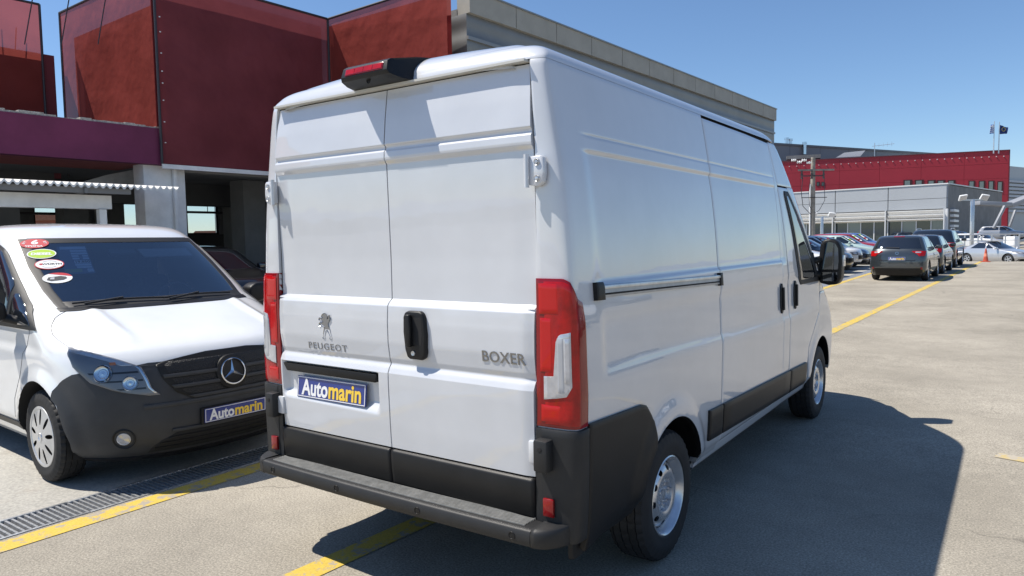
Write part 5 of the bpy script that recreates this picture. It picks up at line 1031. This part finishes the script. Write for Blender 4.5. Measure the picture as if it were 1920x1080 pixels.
# rear wall with openings
yb = 11.0; wins = [(62, 116, 381, 440), (184, 201, 384, 440), (229, 262, 385, 440), (350, 410, 388, 433), (428, 443, 388, 433), (470, 490, 388, 433)]
edges = []
for a, b, t, c in wins:
    x0, z1 = gb.loc(a, t, yb); x1, _ = gb.loc(b, t, yb); _, z0 = gb.loc(a, c, yb); edges.append((x0, x1, z0, z1))
z0w = min(e[2] for e in edges); z1w = max(e[3] for e in edges)
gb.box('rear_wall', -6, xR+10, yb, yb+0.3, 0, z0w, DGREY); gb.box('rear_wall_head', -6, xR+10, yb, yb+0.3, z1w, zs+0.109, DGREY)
px_ = -6
for x0, x1, z0, z1 in edges+[(xR+10, 0, 0, 0)]:
    gb.box('rear_wall_pier', px_, x0, yb+0.002, yb+0.298, z0w, z1w, CONCW); px_ = x1
for x0, x1, z0, z1 in edges:
    wf_ = MB().box((x0, yb+0.1, z0w), (x0+0.07, yb+0.2, z1w)).box((x1-0.07, yb+0.1, z0w), (x1, yb+0.2, z1w)).box((x0+0.071, yb+0.1, z0w), (x1-0.071, yb+0.2, z0w+0.06)).build('window_frame', STEELB, gb.root)
    MB().box((x0+0.071, yb+0.14, z0w+0.061), (x1-0.071, yb+0.15, z1w)).build('pane', glass_tint('clear_pane', (0.92, 0.95, 0.96), 0.0), wf_)
x_, z_ = gb.loc(85, 400, yb-1.5); gb.box('strip_lamp', x_-0.8, x_+0.8, yb-1.6, yb-1.5, z_-0.05, z_+0.03, STEELB); x_, z_ = gb.loc(388, 398, yb-2); gb.box('strip_lamp', x_-0.9, x_+0.9, yb-2.1, yb-2.0, z_-0.05, z_+0.03, STEELB)
MB().tube([(x_, yb-2.05, z_), (x_, yb-2.05, zs)], 0.015, 5).build('lamp_rod', STEELB, gb.root)
# plum fascia with broken top edge
x0, zt_ = gb.loc(-60, 203); x1, zb_ = gb.loc(304, 306); _, zt2 = gb.loc(304, 246)
fz0 = (zb_+gb.loc(0, 296)[1])/2; fz1 = (zt2+gb.loc(0, 211)[1])/2
gb.box('fascia', -6, x1, -0.25, 0.0, fz0, fz1, PLUM); 
bx = MB()
for i in range(70):
    xx = -6+(x1+6)*i/70; hgt = random.uniform(0.01, 0.07); bx.box((xx, -0.245+random.uniform(0, .02), fz1+0.001), (xx+(x1+6)/70*0.98, -0.03, fz1+hgt))
bx.build('broken_edge', BROKEN, gb.root)
bx = MB()
for i in range(14):
    zz = fz0+(fz1-fz0)*i/14; bx.box((x1+0.001, -0.24, zz), (x1+random.uniform(0.02, 0.09), -0.03, zz+(fz1-fz0)/14*0.96))
bx.build('broken_end', BROKEN, gb.root)
gb.box('fascia_soffit', -6, x1-0.2, 0.001, 1.8, fz0+0.02, fz0+0.14, mat('red_soffit', (0.35, 0.10, 0.09), rough=0.8, var=0.2))
# dark red net wall over the parking, with poles along its edges
def net(name, pts, m_, par=None, nx=16, nz=10, sag=0.05):
    a, b, c, d = [np.array(p, float) for p in pts]; V = []
    for i in range(nx+1):
        for j in range(nz+1):
            s_, t = i/nx, j/nz; p = (a*(1-s_)+b*s_)*(1-t)+(d*(1-s_)+c*s_)*t; w = sag*math.sin(math.pi*s_)*math.sin(math.pi*t)*(0.6+0.4*math.sin(9*s_+5*t)); n = np.cross(b-a, d-a); n = n/np.linalg.norm(n); V.append(p+n*w)
    return obj(name, V, grid(nx+1, nz+1), m_, par or gb.root, True)
net('net_panel', [(xL, -0.30, zb1), (xR, -0.30, zb1), (xR, -0.30, zt1), (xL, -0.30, zt1)], NET, sag=-0.03)
gb.box('net_backing', xL+0.05, xR-0.05, -0.10, -0.04, zb1+0.1, zt1-0.16, mat('red_sheet', (0.17, 0.03, 0.04), rough=0.6, var=0.15, vscale=0.6))
# return panel facing the camera at the left of it (goes 4.3 m back) and the next one at the right (comes 4.4 m forward)
x110 = 4.3
def wl(u, v, y): a = gb.loc(u, v, y); return (a[0], y, a[1])
yR = 4.25; aL = gb.loc(110, 25, yR)[0]
net('net_panel', [(aL, yR, zb1+0.6), (xL-0.04, -0.25, zb1+0.6), (xL-0.04, -0.25, zt1), (aL, yR, zt1)], NET2, sag=-0.06)
MB().prism([(aL+0.30, yR-0.05), (xL+0.22, -0.18), (xL+0.26, -0.14), (aL+0.34, yR-0.01)], zb1+0.5, zt1-0.55).build('net_backing', mat('red_sheet', (0.17, 0.018, 0.022), rough=0.6, var=0.15, vscale=0.6), gb.root)
pw = np.array([-8.2, 10.25]); lx = float((pw-gb.A) @ gb.ux); ly = float((pw-gb.A) @ gb.uy)
net('net_panel', [(xR+0.02, -0.25, zb1), (lx, ly, zb1), (lx, ly, zt1), (xR+0.02, -0.25, zt1)], NET2, sag=-0.06)
MB().prism([(xR+0.10, -0.1), (lx+0.25, ly+0.1), (lx+0.29, ly+0.15), (xR+0.14, -0.05)], zb1, zt1-0.15).build('net_backing', mat('red_sheet_light', (0.24, 0.030, 0.028), rough=0.6, var=0.15, vscale=0.6), gb.root)
# recessed upper wall at the far left
xW = gb.loc(104, 150, yR)[0]
zWt = gb.loc(50, 96, yR)[1]; zWtt = gb.loc(50, 6, yR)[1]
gb.box('upper_wall', -12, xW, yR, yR+0.2, fz1-0.8, zWt, mat('red_sheet', (0.17, 0.018, 0.022), rough=0.6, var=0.15, vscale=0.6))
net('net_panel', [(-12, yR-0.1, fz1-0.6), (xW-0.3, yR-0.1, fz1-0.6), (xW-0.3, yR-0.1, zWtt), (-12, yR-0.1, zWtt)], NET2, sag=0.05)
fr = MB()
for a, b in (((-12, yR-0.12, zWtt), (xW-0.3, yR-0.12, zWtt)), ((xW-0.3, yR-0.12, fz1), (xW-0.3, yR-0.12, zWtt)), ((aL, yR-0.05, zb1), (aL, yR-0.05, zt1)), ((aL, yR-0.05, zt1), (xL-0.04, -0.3, zt1)), ((xL, -0.33, zb1), (xL, -0.33, zt1)), ((xL, -0.33, zt1), (xR, -0.33, zt1)), ((xR, -0.33, zb1), (xR, -0.33, zt1)), ((xR, -0.33, zt1), (lx, ly-0.03, zt1))):
    MB().tube([a, b], 0.03, 8).build('net_pole', STEELB, gb.root, smooth=True)
for i in range(9):     # lacing rings along the front pole
    MB().lathe([(-0.008, 0.018), (0.008, 0.018)], 8, 'z', (xL+0.08, -0.36, zb1+0.5+(i+random.uniform(-0.25, 0.25))*(zt1-zb1-0.6)/9)).build('lacing_ring', OFFW, gb.root)
for i in range(7): MB().tube([(xL-3.9+i*0.5, yR-0.6-i*0.55, zt1-1.6), (xL-3.6+i*0.5, yR-0.6-i*0.55, zt1-0.1)], 0.012, 5).build('reinforcing_bar', STEELB, gb.root)
for i in range(5): MB().tube([(xW-2.6+i*0.45, yR+0.1, zWt), (xW-2.75+i*0.5, yR+0.1, zWt+random.uniform(0.5, 0.8))], 0.012, 5).build('reinforcing_bar', STEELB, gb.root)
gb.box('edge_strip', xL+0.0, xR, -0.34, -0.305, zb1-0.10, zb1-0.005, OFFW)
# low glazed roof slope seen under the fascia
x_a, z_a = gb.loc(200, 338, 1.5); x_b, z_b = gb.loc(262, 320, 1.5)
MB().prism([(x_a-1.0, z_a-0.25), (x_b, z_a-0.1), (x_b, z_b+0.05), (x_a, z_a+0.12)], 1.5, 1.6, Matrix(((1, 0, 0, 0), (0, 0, 1, 0), (0, 1, 0, 0), (0, 0, 0, 1)))).build('roof_light', mat('pale_sheet', (0.45, 0.47, 0.48), rough=0.5, var=0.2), gb.root)
# corrugated awning in front of the column
aw = Bld('corrugated_awning', 'white corrugated sheet awning with scalloped edge above the low van', gb.A-gb.uy*1.6, gb.A-gb.uy*1.6+gb.ux, 'awning')
xa1, za1 = aw.loc(336, 353); xa0, za0 = aw.loc(0, 343); za = (za0+za1)/2+0.02
n = int((xa1+4)/0.125); ncol = n*8
V = []
for i in range(ncol+1):
    x = -4+(xa1+4)*i/ncol; w = 0.032*max(-0.55, math.cos(i/8*2*math.pi))
    for y in (0.0, 1.4): V.append((x, y, za+w+0.08*y)); 
sheet = obj('awning_sheet', V, grid(ncol+1, 2), mat('white_sheet', (0.74, 0.74, 0.72), rough=0.5, var=0.1, vscale=3), aw.root, True)
sheet2 = obj('awning_edge', [(v[0], 0.0, v[2]-d) for v in V[::2] for d in (0.001, 0.045+0*v[0])], grid(ncol+1, 2), MATS['white_sheet'], aw.root)
aw.box('awning_beam', -4, xa1-0.9, 0.10, 0.22, za-0.15, za-0.045, mat('dark_grey_beam', (0.20, 0.20, 0.20), rough=0.8)); aw.box('awning_beam', -4, xa1-1.1, 0.5, 0.75, za-0.42, za-0.16, OFFW)  # front beam in plain dark grey, rear one in white render
for x in np.arange(-3.5, xa1-1.2, 1.45): aw.box('awning_bracket', x, x+0.06, 0.05, 1.3, za-0.155, za-0.06, MATS['dark_grey_beam'])
aw.box('awning_post', xa1-1.35, xa1-1.22, 0.45, 0.6, 0, za-0.43, OFFW)

# grey sheet hall
gw = Bld('grey_hall', 'long grey sheet metal hall with pale parapet behind the tall van', (-8.155, 10.9), (-6.8, 31.9))
HALL = corr_mat('hall_sheet', (0.20, 0.205, 0.205), 0.55, 'Z', 0.03, rough=0.45, metal=0.3)
zg = gw.loc(1200, 104)[1]; zg = (gw.loc(948, 2)[1]+gw.loc(1448, 206)[1])/2; xe = gw.loc(1452, 210)[0]
gw.box('wall', 0, xe, 0, 4, 0, zg-0.55, HALL)
PAR = mat('parapet_panel', (0.36, 0.345, 0.30), rough=0.7, var=0.12, vscale=1.5)
npn = 12
for i in range(npn): gw.box('parapet_panel', xe*i/npn+0.012, xe*(i+1)/npn-0.012, -0.10, 0.3, zg-0.55, zg-0.04, PAR)
gw.box('parapet_cap', -0.02, xe+0.02, -0.13, 0.34, zg-0.04, zg, mat('cap_metal', (0.25, 0.25, 0.24), rough=0.4, metal=0.4))
gw.box('roof', 0, xe, 0.3, 4, zg-0.549, zg-0.40, CONCW)
for i in range(7): gw.box('wall_rib', 0.002, xe-0.002, -0.05, -0.001, zg-1.15-i*0.9, zg-1.07-i*0.9, mat('hall_rib', (0.25, 0.255, 0.255), rough=0.45, metal=0.3))

# far buildings beyond the lot
REDW = mat('red_cladding', (0.35, 0.020, 0.036), rough=0.55, var=0.10, vscale=0.15); GREYC = mat('grey_cladding', (0.40, 0.42, 0.44), rough=0.5, metal=0.2, var=0.06, vscale=0.2)
TRIM = mat('pale_trim', (0.62, 0.63, 0.64), rough=0.5); SLAT = mat('white_slat', (0.80, 0.80, 0.79), rough=0.4); FGLASS = mat('office_glass', (0.035, 0.05, 0.05), rough=0.06, coat=0.6); FGLASS2 = mat('office_glass_pale', (0.16, 0.20, 0.19), rough=0.1, coat=0.6)
rb = Bld('red_hall', 'big dark red clad hall with small windows near its right end', at(1430, 437, 131), at(1888, 437, 118))
zr = rb.loc(1888, 282)[1]; zl = rb.loc(1480, 300)[1]; xr = rb.L
rb.box('core', 0.05, xr-0.05, 0.1, 30, -1, zr-0.15, mat('red_core', (0.05, 0.006, 0.008), rough=0.8))
rows_ = [(0.0, 0.16), (0.16, 0.33), (0.33, 0.52), (0.52, 0.70), (0.70, 0.86), (0.86, 1.0)]
for k, (a, b) in enumerate(rows_):
    xs_ = np.linspace(0, xr, 7)
    for i in range(6): rb.box('cladding_panel', xs_[i]+0.015, xs_[i+1]-0.015, 0, 0.099, zr*a+0.015, zr*b-0.015, REDW)
rb.box('roof_trim', -0.1, xr+0.1, -0.12, 0.3, zr-0.029, zr+0.12, mat('dark_red_trim', (0.12, 0.02, 0.03), rough=0.5))
rb.box('corner_trim', xr-0.0, xr+0.12, -0.05, 30, -1, zr-0.03, MATS['dark_red_trim'])
for u in np.linspace(1480, 1882, 30):
    x, z = rb.loc(u, 292+ (1885-u)*0.027, 0); rb.box('facade_spot', x-0.06, x+0.06, -0.12, -0.002, zr-1.0, zr-0.86, TRIM)
for a, b, t, c in [(1694, 1710, 337.5, 350), (1715, 1732, 337.5, 350), (1739, 1754, 338, 350), (1757, 1772, 338, 350), (1777, 1791, 338, 350), (1816, 1828, 339, 352), (1835, 1847, 339, 355), (1853, 1864, 339, 359), (1870, 1880, 340, 361), (1531, 1537, 341, 349), (1540, 1546, 341, 349)]:
    x0, z1 = rb.loc(a, t, 0); x1, z0 = rb.loc(b, c, 0)
    w_ = rb.box('window', x0, x1, -0.06, -0.002, z0, z1, mat('window_reveal', (0.05, 0.01, 0.012), rough=0.6)); rb.box('pane', x0+0.15*(x1-x0), x0+0.75*(x1-x0), -0.08, -0.061, z0+0.1, z1-0.15, FGLASS2 if a > 1600 else FGLASS, w_)
gh = Bld('rear_hall', 'plain grey hall rising behind the red hall', at(1420, 437, 140), at(1860, 437, 175))
z2 = gh.loc(1455, 268)[1]; gh.box('wall', 0, gh.L, 0, 30, -1, z2-0.4, mat('hall_grey_far', (0.25, 0.255, 0.26), rough=0.6, var=0.08, vscale=0.1)); gh.box('roof_trim', -0.2, gh.L+0.2, -0.2, 30.2, z2-0.4, z2, mat('trim_dark', (0.15, 0.15, 0.155), rough=0.5))
for u, t in ((1482.5, 257), (1489.5, 259), (1504, 267)):
    x, z = gh.loc(u, t); _, zz = gh.loc(u, 290 if u > 1500 else 272); MB().lathe([(zz, 0.35), (z-0.4, 0.35), (z-0.4, 0.48), (z, 0.48), (z, 0.0)], 12, 'z', (x, -0.6 if u > 1500 else 1.0, 0)).build('flue', CHROME, gh.root, smooth=True)
for i in range(9): x = gh.L*i/9; gh.box('panel_joint', x, x+0.06, -0.03, -0.001, 0, z2-0.41, MATS['trim_dark'])
x, z = rb.loc(1590, 288, 3.0); MB().prism([(x-2.0, z-0.6), (x+2.0, z-0.6), (x+2.8, z+0.4), (x-0.6, z+0.2)], 3.0, 3.2, Matrix(((1, 0, 0, 0), (0, 0, 1, 0), (0, 1, 0, 0), (0, 0, 0, 1)))).build('roof_hatch', TRIM, rb.root)
x, z = rb.loc(1512, 292, 3.0); rb.box('roof_platform', x-3.4, x+2.4, 3, 5, z-0.5, z+0.15, CONCW)
for u in (1638, 1672): pass
x, z = rb.loc(1640, 274, 8.0); an = MB().tube([(x, 8, zr), (x, 8, z+0.6)], 0.06, 6).tube([(x-0.4, 8, z), (x+3.2, 8, z+0.25)], 0.04, 5).build('roof_aerial', ALU, rb.root)
for i in range(5): MB().tube([(x+i*0.7, 8, z-0.35+i*0.05), (x+i*0.7, 8, z+0.45+i*0.05)], 0.025, 4).build('aerial_element', ALU, rb.root)

ob = Bld('louvred_office', 'low pale grey showroom with white horizontal louvres over its windows', at(1462, 437, 88), at(1775, 437, 75))
zo = ob.loc(1775, 343)[1]; zm = ob.loc(1775, 371)[1]; zl0 = ob.loc(1775, 391)[1]; zl1 = ob.loc(1775, 415)[1]
ob.box('core', 0, ob.L-0.02, 0.3, 24, -0.4, zo-0.2, CONCW)
seg = [ob.loc(u, 380)[0] for u in (1462, 1566, 1665, 1775)]
for a, b in zip(seg[:-1], seg[1:]):
    ob.box('wall_panel', a+0.04, b-0.04, 0, 0.29, zl0+0.02, zm-0.02, GREYC); ob.box('wall_panel', a+0.04, b-0.04, 0, 0.29, zm+0.02, zo-0.12, GREYC)
    for k in range(3):
        zz = zl0-0.15-(zl0-zl1)*k/3; MB().prism([(-0.55, zz-0.02), (-0.05, zz-0.42+0.12*k), (-0.05, zz-0.36+0.12*k), (-0.55, zz+0.04)], a+0.15, b-0.15, Matrix(((0, 0, 1, 0), (1, 0, 0, 0), (0, 1, 0, 0), (0, 0, 0, 1)))).build('louvre_slat', SLAT, ob.root)
    nw = 4
    for i in range(nw):
        xa, xb = a+(b-a)*i/nw, a+(b-a)*(i+1)/nw; w_ = ob.box('window', xa+0.05, xb-0.05, 0.12, 0.2, -0.1, zl1+0.3, FGLASS2 if (i == 3 and b > ob.L-1) or i == 1 else FGLASS)
        ob.box('mullion', xb-0.05, xb+0.05, 0.02, 0.25, -0.3, zl1+0.35, TRIM, w_)
    ob.box('louvre_post', b-0.12, b-0.02, -0.6, -0.4, -0.3, zl0, TRIM)
ob.box('roof_trim', -0.05, ob.L+0.05, -0.08, 24, zo-0.119, zo, TRIM)
ob.box('corner_column', ob.L-0.25, ob.L+0.05, -0.05, 0.29, -0.3, zl0, TRIM)
# its right-hand wing
oc = Bld('louvred_wing', 'shaded grey wing of the showroom with louvres, behind the lamp post', at(1775.5, 437, 75.1), at(1866, 437, 112))
oc.box('core', 0.05, oc.L, 0.3, 0.45, -0.4, zo-0.05, CONCW); oc.box('wall_panel', 0.05, oc.L, 0, 0.29, zl0+0.1, zm-0.02, GREYC); oc.box('wall_panel', 0.05, oc.L, 0, 0.29, zm+0.02, zo-0.06, GREYC)
for k in range(5): oc.box('louvre_slat', 1.0, oc.L-1, -0.5, -0.1, zl0-0.3-0.55*k, zl0-0.05-0.55*k, SLAT)
oc.box('glazing', 0.5, oc.L-0.5, 0.1, 0.2, 0, zl0-0.2, FGLASS)
# slatted hall at the right edge
sb = Bld('slatted_hall', 'grey hall with horizontal slats at the right picture edge', at(1880, 437, 135), at(1990, 437, 150))
zs1 = sb.loc(1900, 312)[1]; zs2 = sb.loc(1900, 336)[1]; zs3 = sb.loc(1900, 398)[1]; sb.box('wall', 0, sb.L, 0, 20, -1, zs1, GREYC)
for i in range(9): z = zs3+(zs2-zs3)*i/9; sb.box('slat', 0.5, sb.L, -0.6, -0.05, z, z+(zs2-zs3)/9*0.62, mat('blue_grey_slat', (0.42, 0.45, 0.50), rough=0.5))
# canopy at the far right: arm, inclined struts
cp = thing('entrance_canopy', 'grey steel canopy on inclined struts at the right edge', 'canopy', tuple(at(1862, 440, 72)*np.array([1, 1, 0])))
ci = np.array(cp.location)
def cpt(u, v, d): return at(u, v, d)-ci
def plank(name, a, b, h, dep, m_, par):
    a = Vector(tuple(a)); b = Vector(tuple(b)); x = (b-a).normalized(); y = Vector((-x.y, x.x, 0)).normalized(); z = x.cross(y); M = Matrix(((x.x, y.x, z.x, a.x), (x.y, y.y, z.y, a.y), (x.z, y.z, z.z, a.z), (0, 0, 0, 1))); return MB().box((0, -dep/2, -h/2), ((b-a).length, dep/2, h/2), M).build(name, m_, par, bevel=0.03)
CANG = mat('canopy_grey', (0.30, 0.31, 0.33), rough=0.5, metal=0.2)
plank('canopy_arm', cpt(1828, 381, 72), cpt(1888, 384, 72), 0.40, 1.6, CANG, cp); plank('canopy_arm', cpt(1888, 386, 72), cpt(1950, 362, 72), 0.45, 1.6, CANG, cp)
plank('canopy_strut', cpt(1863, 428, 70), cpt(1884, 386, 70), 0.24, 0.24, CANG, cp); plank('canopy_strut', cpt(1893, 425, 76), cpt(1904, 394, 76), 0.22, 0.22, CANG, cp)

# hills all round and a few houses beyond the garage
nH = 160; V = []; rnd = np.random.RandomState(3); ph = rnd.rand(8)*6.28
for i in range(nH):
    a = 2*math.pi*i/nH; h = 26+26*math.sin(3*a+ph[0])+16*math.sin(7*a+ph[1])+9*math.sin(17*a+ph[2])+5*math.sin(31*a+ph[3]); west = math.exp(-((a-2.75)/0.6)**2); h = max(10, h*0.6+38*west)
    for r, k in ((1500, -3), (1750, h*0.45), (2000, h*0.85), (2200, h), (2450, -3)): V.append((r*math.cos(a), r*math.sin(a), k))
struct(obj('hills', V, [(i*5+j, ((i+1) % nH)*5+j, ((i+1) % nH)*5+j+1, i*5+j+1) for i in range(nH) for j in range(4)], mat('haze_tinted_hill', (0.34, 0.38, 0.44), rough=1.0, var=0.2, vscale=0.01), None, True))  # aerial haze is put into the hills' pale bluish base colour
for i, (u, d, w, dep, h, c, lab) in enumerate([(88, 95, 14, 10, 5.6, (0.35, 0.12, 0.08), 'red brick block seen through the left garage window'), (245, 130, 12, 10, 4.4, (0.60, 0.22, 0.10), 'orange roofed house seen through the middle garage window'), (375, 150, 26, 12, 3.6, (0.62, 0.58, 0.50), 'pale low house seen through the right garage window'), (440, 170, 14, 12, 4.6, (0.66, 0.64, 0.60), 'white house at the right of the garage window')]):
    p = at(u, 460, d); hs_ = thing('distant_house', lab, 'house', (p[0], p[1], -0.42), R_(35), 'houses beyond the garage'); W_ = mat('house_wall%d' % i, c, rough=0.9, var=0.15, vscale=0.4)
    MB().box((-w/2, -dep/2, 0), (w/2, dep/2, h)).build('wall', W_, hs_); MB().prism([(-w/2-0.4, h), (w/2+0.4, h), (w/2-0.6, h+0.9), (-w/2+0.6, h+0.9)], -dep/2-0.4, dep/2+0.4, Matrix(((1, 0, 0, 0), (0, 0, 1, 0), (0, 1, 0, 0), (0, 0, 0, 1)))).build('roof', mat('clay_roof', (0.42, 0.17, 0.10), rough=0.9, var=0.2), hs_)
    for k in range(int(w/2)):
        for zz in (1.2, 3.6): MB().box((-w/2+0.5+k*2, -dep/2-0.05, zz), (-w/2+1.5+k*2, -dep/2-0.002, min(zz+1.2, h-0.3))).build('window', FGLASS, hs_)
# ------------------------------------------------------------------ street furniture
WOOD = mat('weathered_pole', (0.30, 0.27, 0.23), rough=0.9, var=0.3, vscale=3, bump=0.006, bscale=12)
pp = at(1523, 445, 52); zt = at(1523, 296, 52)[2]
up = thing('utility_pole', 'weathered wooden utility pole with cross arm and insulators behind the parked cars', 'utility pole', (pp[0], pp[1], -0.4), R_(35))
MB().tube([(0, 0, 0), (0, 0, zt+0.4)], [0.21, 0.15], 12).build('pole', WOOD, up, smooth=True)
zc_ = at(1523, 320, 52)[2]+0.4
box('cross_arm', (-1.15, -0.22, zc_-0.06), (1.45, -0.15, zc_+0.06), WOOD, up); box('cross_arm', (-0.8, -0.22, zc_-0.46), (0.7, -0.16, zc_-0.38), STEELB, up)
for x in (-0.92, -0.2, 0.65): MB().lathe([(zc_-0.65, 0.0), (zc_-0.62, 0.09), (zc_-0.45, 0.05), (zc_-0.35, 0.09), (zc_-0.18, 0.05), (zc_-0.07, 0.08), (zc_-0.06, 0.0)], 10, 'z', (x, -0.28, 0)).build('insulator', STEELB, up, smooth=True)
for i, (x, z) in enumerate(((-1.5, zt+0.2), (-1.1, zt+0.05), (-0.75, zt+0.18), (-0.4, zt+0.0))): MB().lathe([(-0.16, 0.02), (-0.12, 0.10), (-0.04, 0.05), (0.04, 0.10), (0.12, 0.05), (0.16, 0.09), (0.17, 0.0)], 10, 'x', (x, -0.2, z)).build('insulator', SLAT, up, smooth=True)
def wire(pts, r=0.012): return MB().tube(pts, r, 5).build('wire', STEELB, up)
wire([(0.0, -0.2, zt+0.22), (-6, -1.5, zt+0.25), (-16, -4, zt-0.1)]); wire([(0.0, -0.2, zt+0.06), (-6, -1.2, zt+0.0), (-16, -3, zt-0.3)]); wire([(0.1, 0, zt+0.3), (0.5, -0.1, zt-0.2), (1.1, -0.2, zc_+0.5)])
wire([(-0.85, -0.28, zc_-0.6), (-0.95, -0.3, zc_-1.6), (-0.8, -0.25, zc_-2.6), (-0.2, -0.2, zc_-3.2)], 0.025); wire([(-0.3, -0.28, zc_-0.6), (-0.4, -0.3, zc_-1.6), (-0.35, -0.3, zc_-2.6), (-0.1, -0.2, zc_-2.9)], 0.02); wire([(0.7, -0.28, zc_-0.6), (0.75, -0.3, zc_-2.2), (0.4, -0.2, zc_-2.9), (0.1, -0.2, zc_-3.1)], 0.02)
box('meter_bracket', (-0.9, -0.2, zc_-2.0), (0.95, -0.15, zc_-1.95), STEELB, up); MB().tube([(-0.24, -0.1, 0), (-0.24, -0.1, zc_-1.0)], 0.05, 8).build('cable_conduit', SLAT, up, smooth=True)
def lamp_post(u, d, vt, label, two=True, hw=0.10):
    p = at(u, 445, d); zt = at(u, vt, d)[2]; r_ = thing('lamp_post', label, 'lamp post', (p[0], p[1], -0.3), R_(35), 'lamp posts on the lot')
    MB().box((-hw, -hw, 0), (hw, hw, zt+0.3)).build('post', ALU, r_, bevel=0.02)
    box('head_bar', (-0.9, -0.05, zt+0.22), (0.9, 0.05, zt+0.31), ALU, r_)
    for sx in (-1, 1):
        M = Matrix.Translation((sx*0.75, -0.1, zt+0.42)) @ Matrix.Rotation(R_(sx*8), 4, 'Y') @ Matrix.Rotation(R_(35), 4, 'X')
        h_ = MB().box((-0.27, -0.06, -0.22), (0.27, 0.06, 0.22), M).build('flood_light', SLAT, r_, bevel=0.03); MB().box((-0.22, -0.065, -0.17), (0.22, -0.061, 0.17), M).build('flood_glass', CLEARL, h_)
    return r_
lamp_post(1822, 50, 374, 'grey lamp post with two square floodlights near the railing')
lamp_post(1541, 60, 406, 'small lamp post with twin floodlights beside the utility pole', hw=0.09)
# railing
ra = at(1735, 470, 50); rbp = at(1990, 478, 47); L = float(np.hypot(*(rbp-ra)[:2])); rail = thing('railing', 'grey tubular railing behind the silver coupe', 'railing', (ra[0], ra[1], -0.2), math.atan2(rbp[1]-ra[1], rbp[0]-ra[0]))
for z in (1.75, 1.35, 0.95, 0.55): MB().tube([(0, 0, z), (L, 0, z)], 0.035 if z > 1.7 else 0.025, 8).build('rail', ALU, rail, smooth=True)
for i in range(11): MB().tube([(L*i/10, 0, 0), (L*i/10, 0, 1.75)], 0.045, 8).build('post', ALU, rail, smooth=True)
struct(MB().box((ra[0]-20, ra[1]+0.6, -0.29), (ra[0]+60, ra[1]+90, 0.10)).build('upper_lot', ASPH))
# cone
pc_ = on_lot(1848, 491); cone = thing('traffic_cone', 'orange traffic cone standing at the end of the yellow line', 'traffic cone', (pc_[0], pc_[1], gz(pc_[1])))
MB().lathe([(0.03, 0.12), (0.66, 0.028), (0.67, 0.0)], 20, 'z').build('cone_body', mat('orange_plastic', (0.52, 0.085, 0.04), rough=0.6, var=0.3, vscale=8), cone, smooth=True)
MB().box((-0.2, -0.2, 0.0), (0.2, 0.2, 0.035)).build('cone_base', MATS['orange_plastic'], cone, bevel=0.01); MB().lathe([(0.27, 0.087), (0.42, 0.066)], 20, 'z').build('cone_band', mat('faded_band', (0.75, 0.28, 0.18), rough=0.5), cone, smooth=True)
pw_ = at(1896, 478, 56.0); cab = thing('utility_cabinet', 'white metal cabinet behind the railing at the right edge', 'cabinet', (pw_[0], pw_[1], 0.1), R_(-35)); MB().box((-0.45, -0.3, 0), (0.45, 0.3, 1.25)).build('cabinet_body', SLAT, cab, bevel=0.02); MB().box((-0.40, -0.32, 0.1), (0.40, -0.302, 1.15)).build('cabinet_door', SLAT, cab, bevel=0.006)
# flags on the red hall
FB = mat('flag_blue', (0.012, 0.035, 0.16), rough=0.8); FW = mat('flag_white', (0.75, 0.77, 0.80), rough=0.8); FSKY = mat('flag_sky_blue', (0.03, 0.12, 0.45), rough=0.8); FY = mat('flag_yellow', (0.75, 0.60, 0.05), rough=0.8)
for u, top, lab, eu in ((1863, 228, 'left flagpole with a blue and white striped flag on the red hall', False), (1872.5, 229, 'right flagpole with a dark blue starred flag on the red hall', True)):
    d = 116.5; p = at(u, 282, d); zt = at(u, top, d)[2]; fp = thing('flagpole', lab, 'flagpole', (p[0], p[1], p[2]-0.5), R_(35), 'flagpoles on the roof'); hh = zt-p[2]+0.5
    MB().tube([(0, 0, 0), (0, 0, hh)], [0.09, 0.06], 8).build('pole', ALU, fp, smooth=True)
    w, h = (1.25, 1.5) if eu else (-0.6, 1.45); nx, nz = 14, 9; V = []
    for i in range(nx+1):
        for j in range(nz+1): s_, t = i/nx, j/nz; V.append((0.08*(1 if eu else -1)+w*s_, 0.18*math.sin(s_*9+t*2)*s_, hh-0.5-h*(1-t)*(1-0.35*s_*(0 if not eu else 1))-(0.45*s_ if eu else 0.05*s_)))
    if eu:
        fl = obj('flag', V, grid(nx+1, nz+1), FB, fp, True)
        for k in range(12): a = k*math.pi/6; MB().lathe([(-0.22, 0.06), (-0.22, 0.0)], 5, 'y', (0.55+0.28*math.cos(a), 0, hh-1.25+0.30*math.sin(a))).build('flag_star', FY, fl)
    else:
        for j in range(nz): 
            vv = [v for i in range(nx+1) for v in (V[i*(nz+1)+j], V[i*(nz+1)+j+1])]; obj('flag_stripe', vv, grid(nx+1, 2), FSKY if j % 2 == 0 else FW, fp, True)
        MB().box((-0.62, -0.20, hh-0.95), (-0.10, -0.19, hh-0.80)).box((-0.42, -0.20, hh-1.15), (-0.28, -0.19, hh-0.951)).box((-0.42, -0.20, hh-0.799), (-0.28, -0.19, hh-0.55)).build('flag_cross', FW, fp)
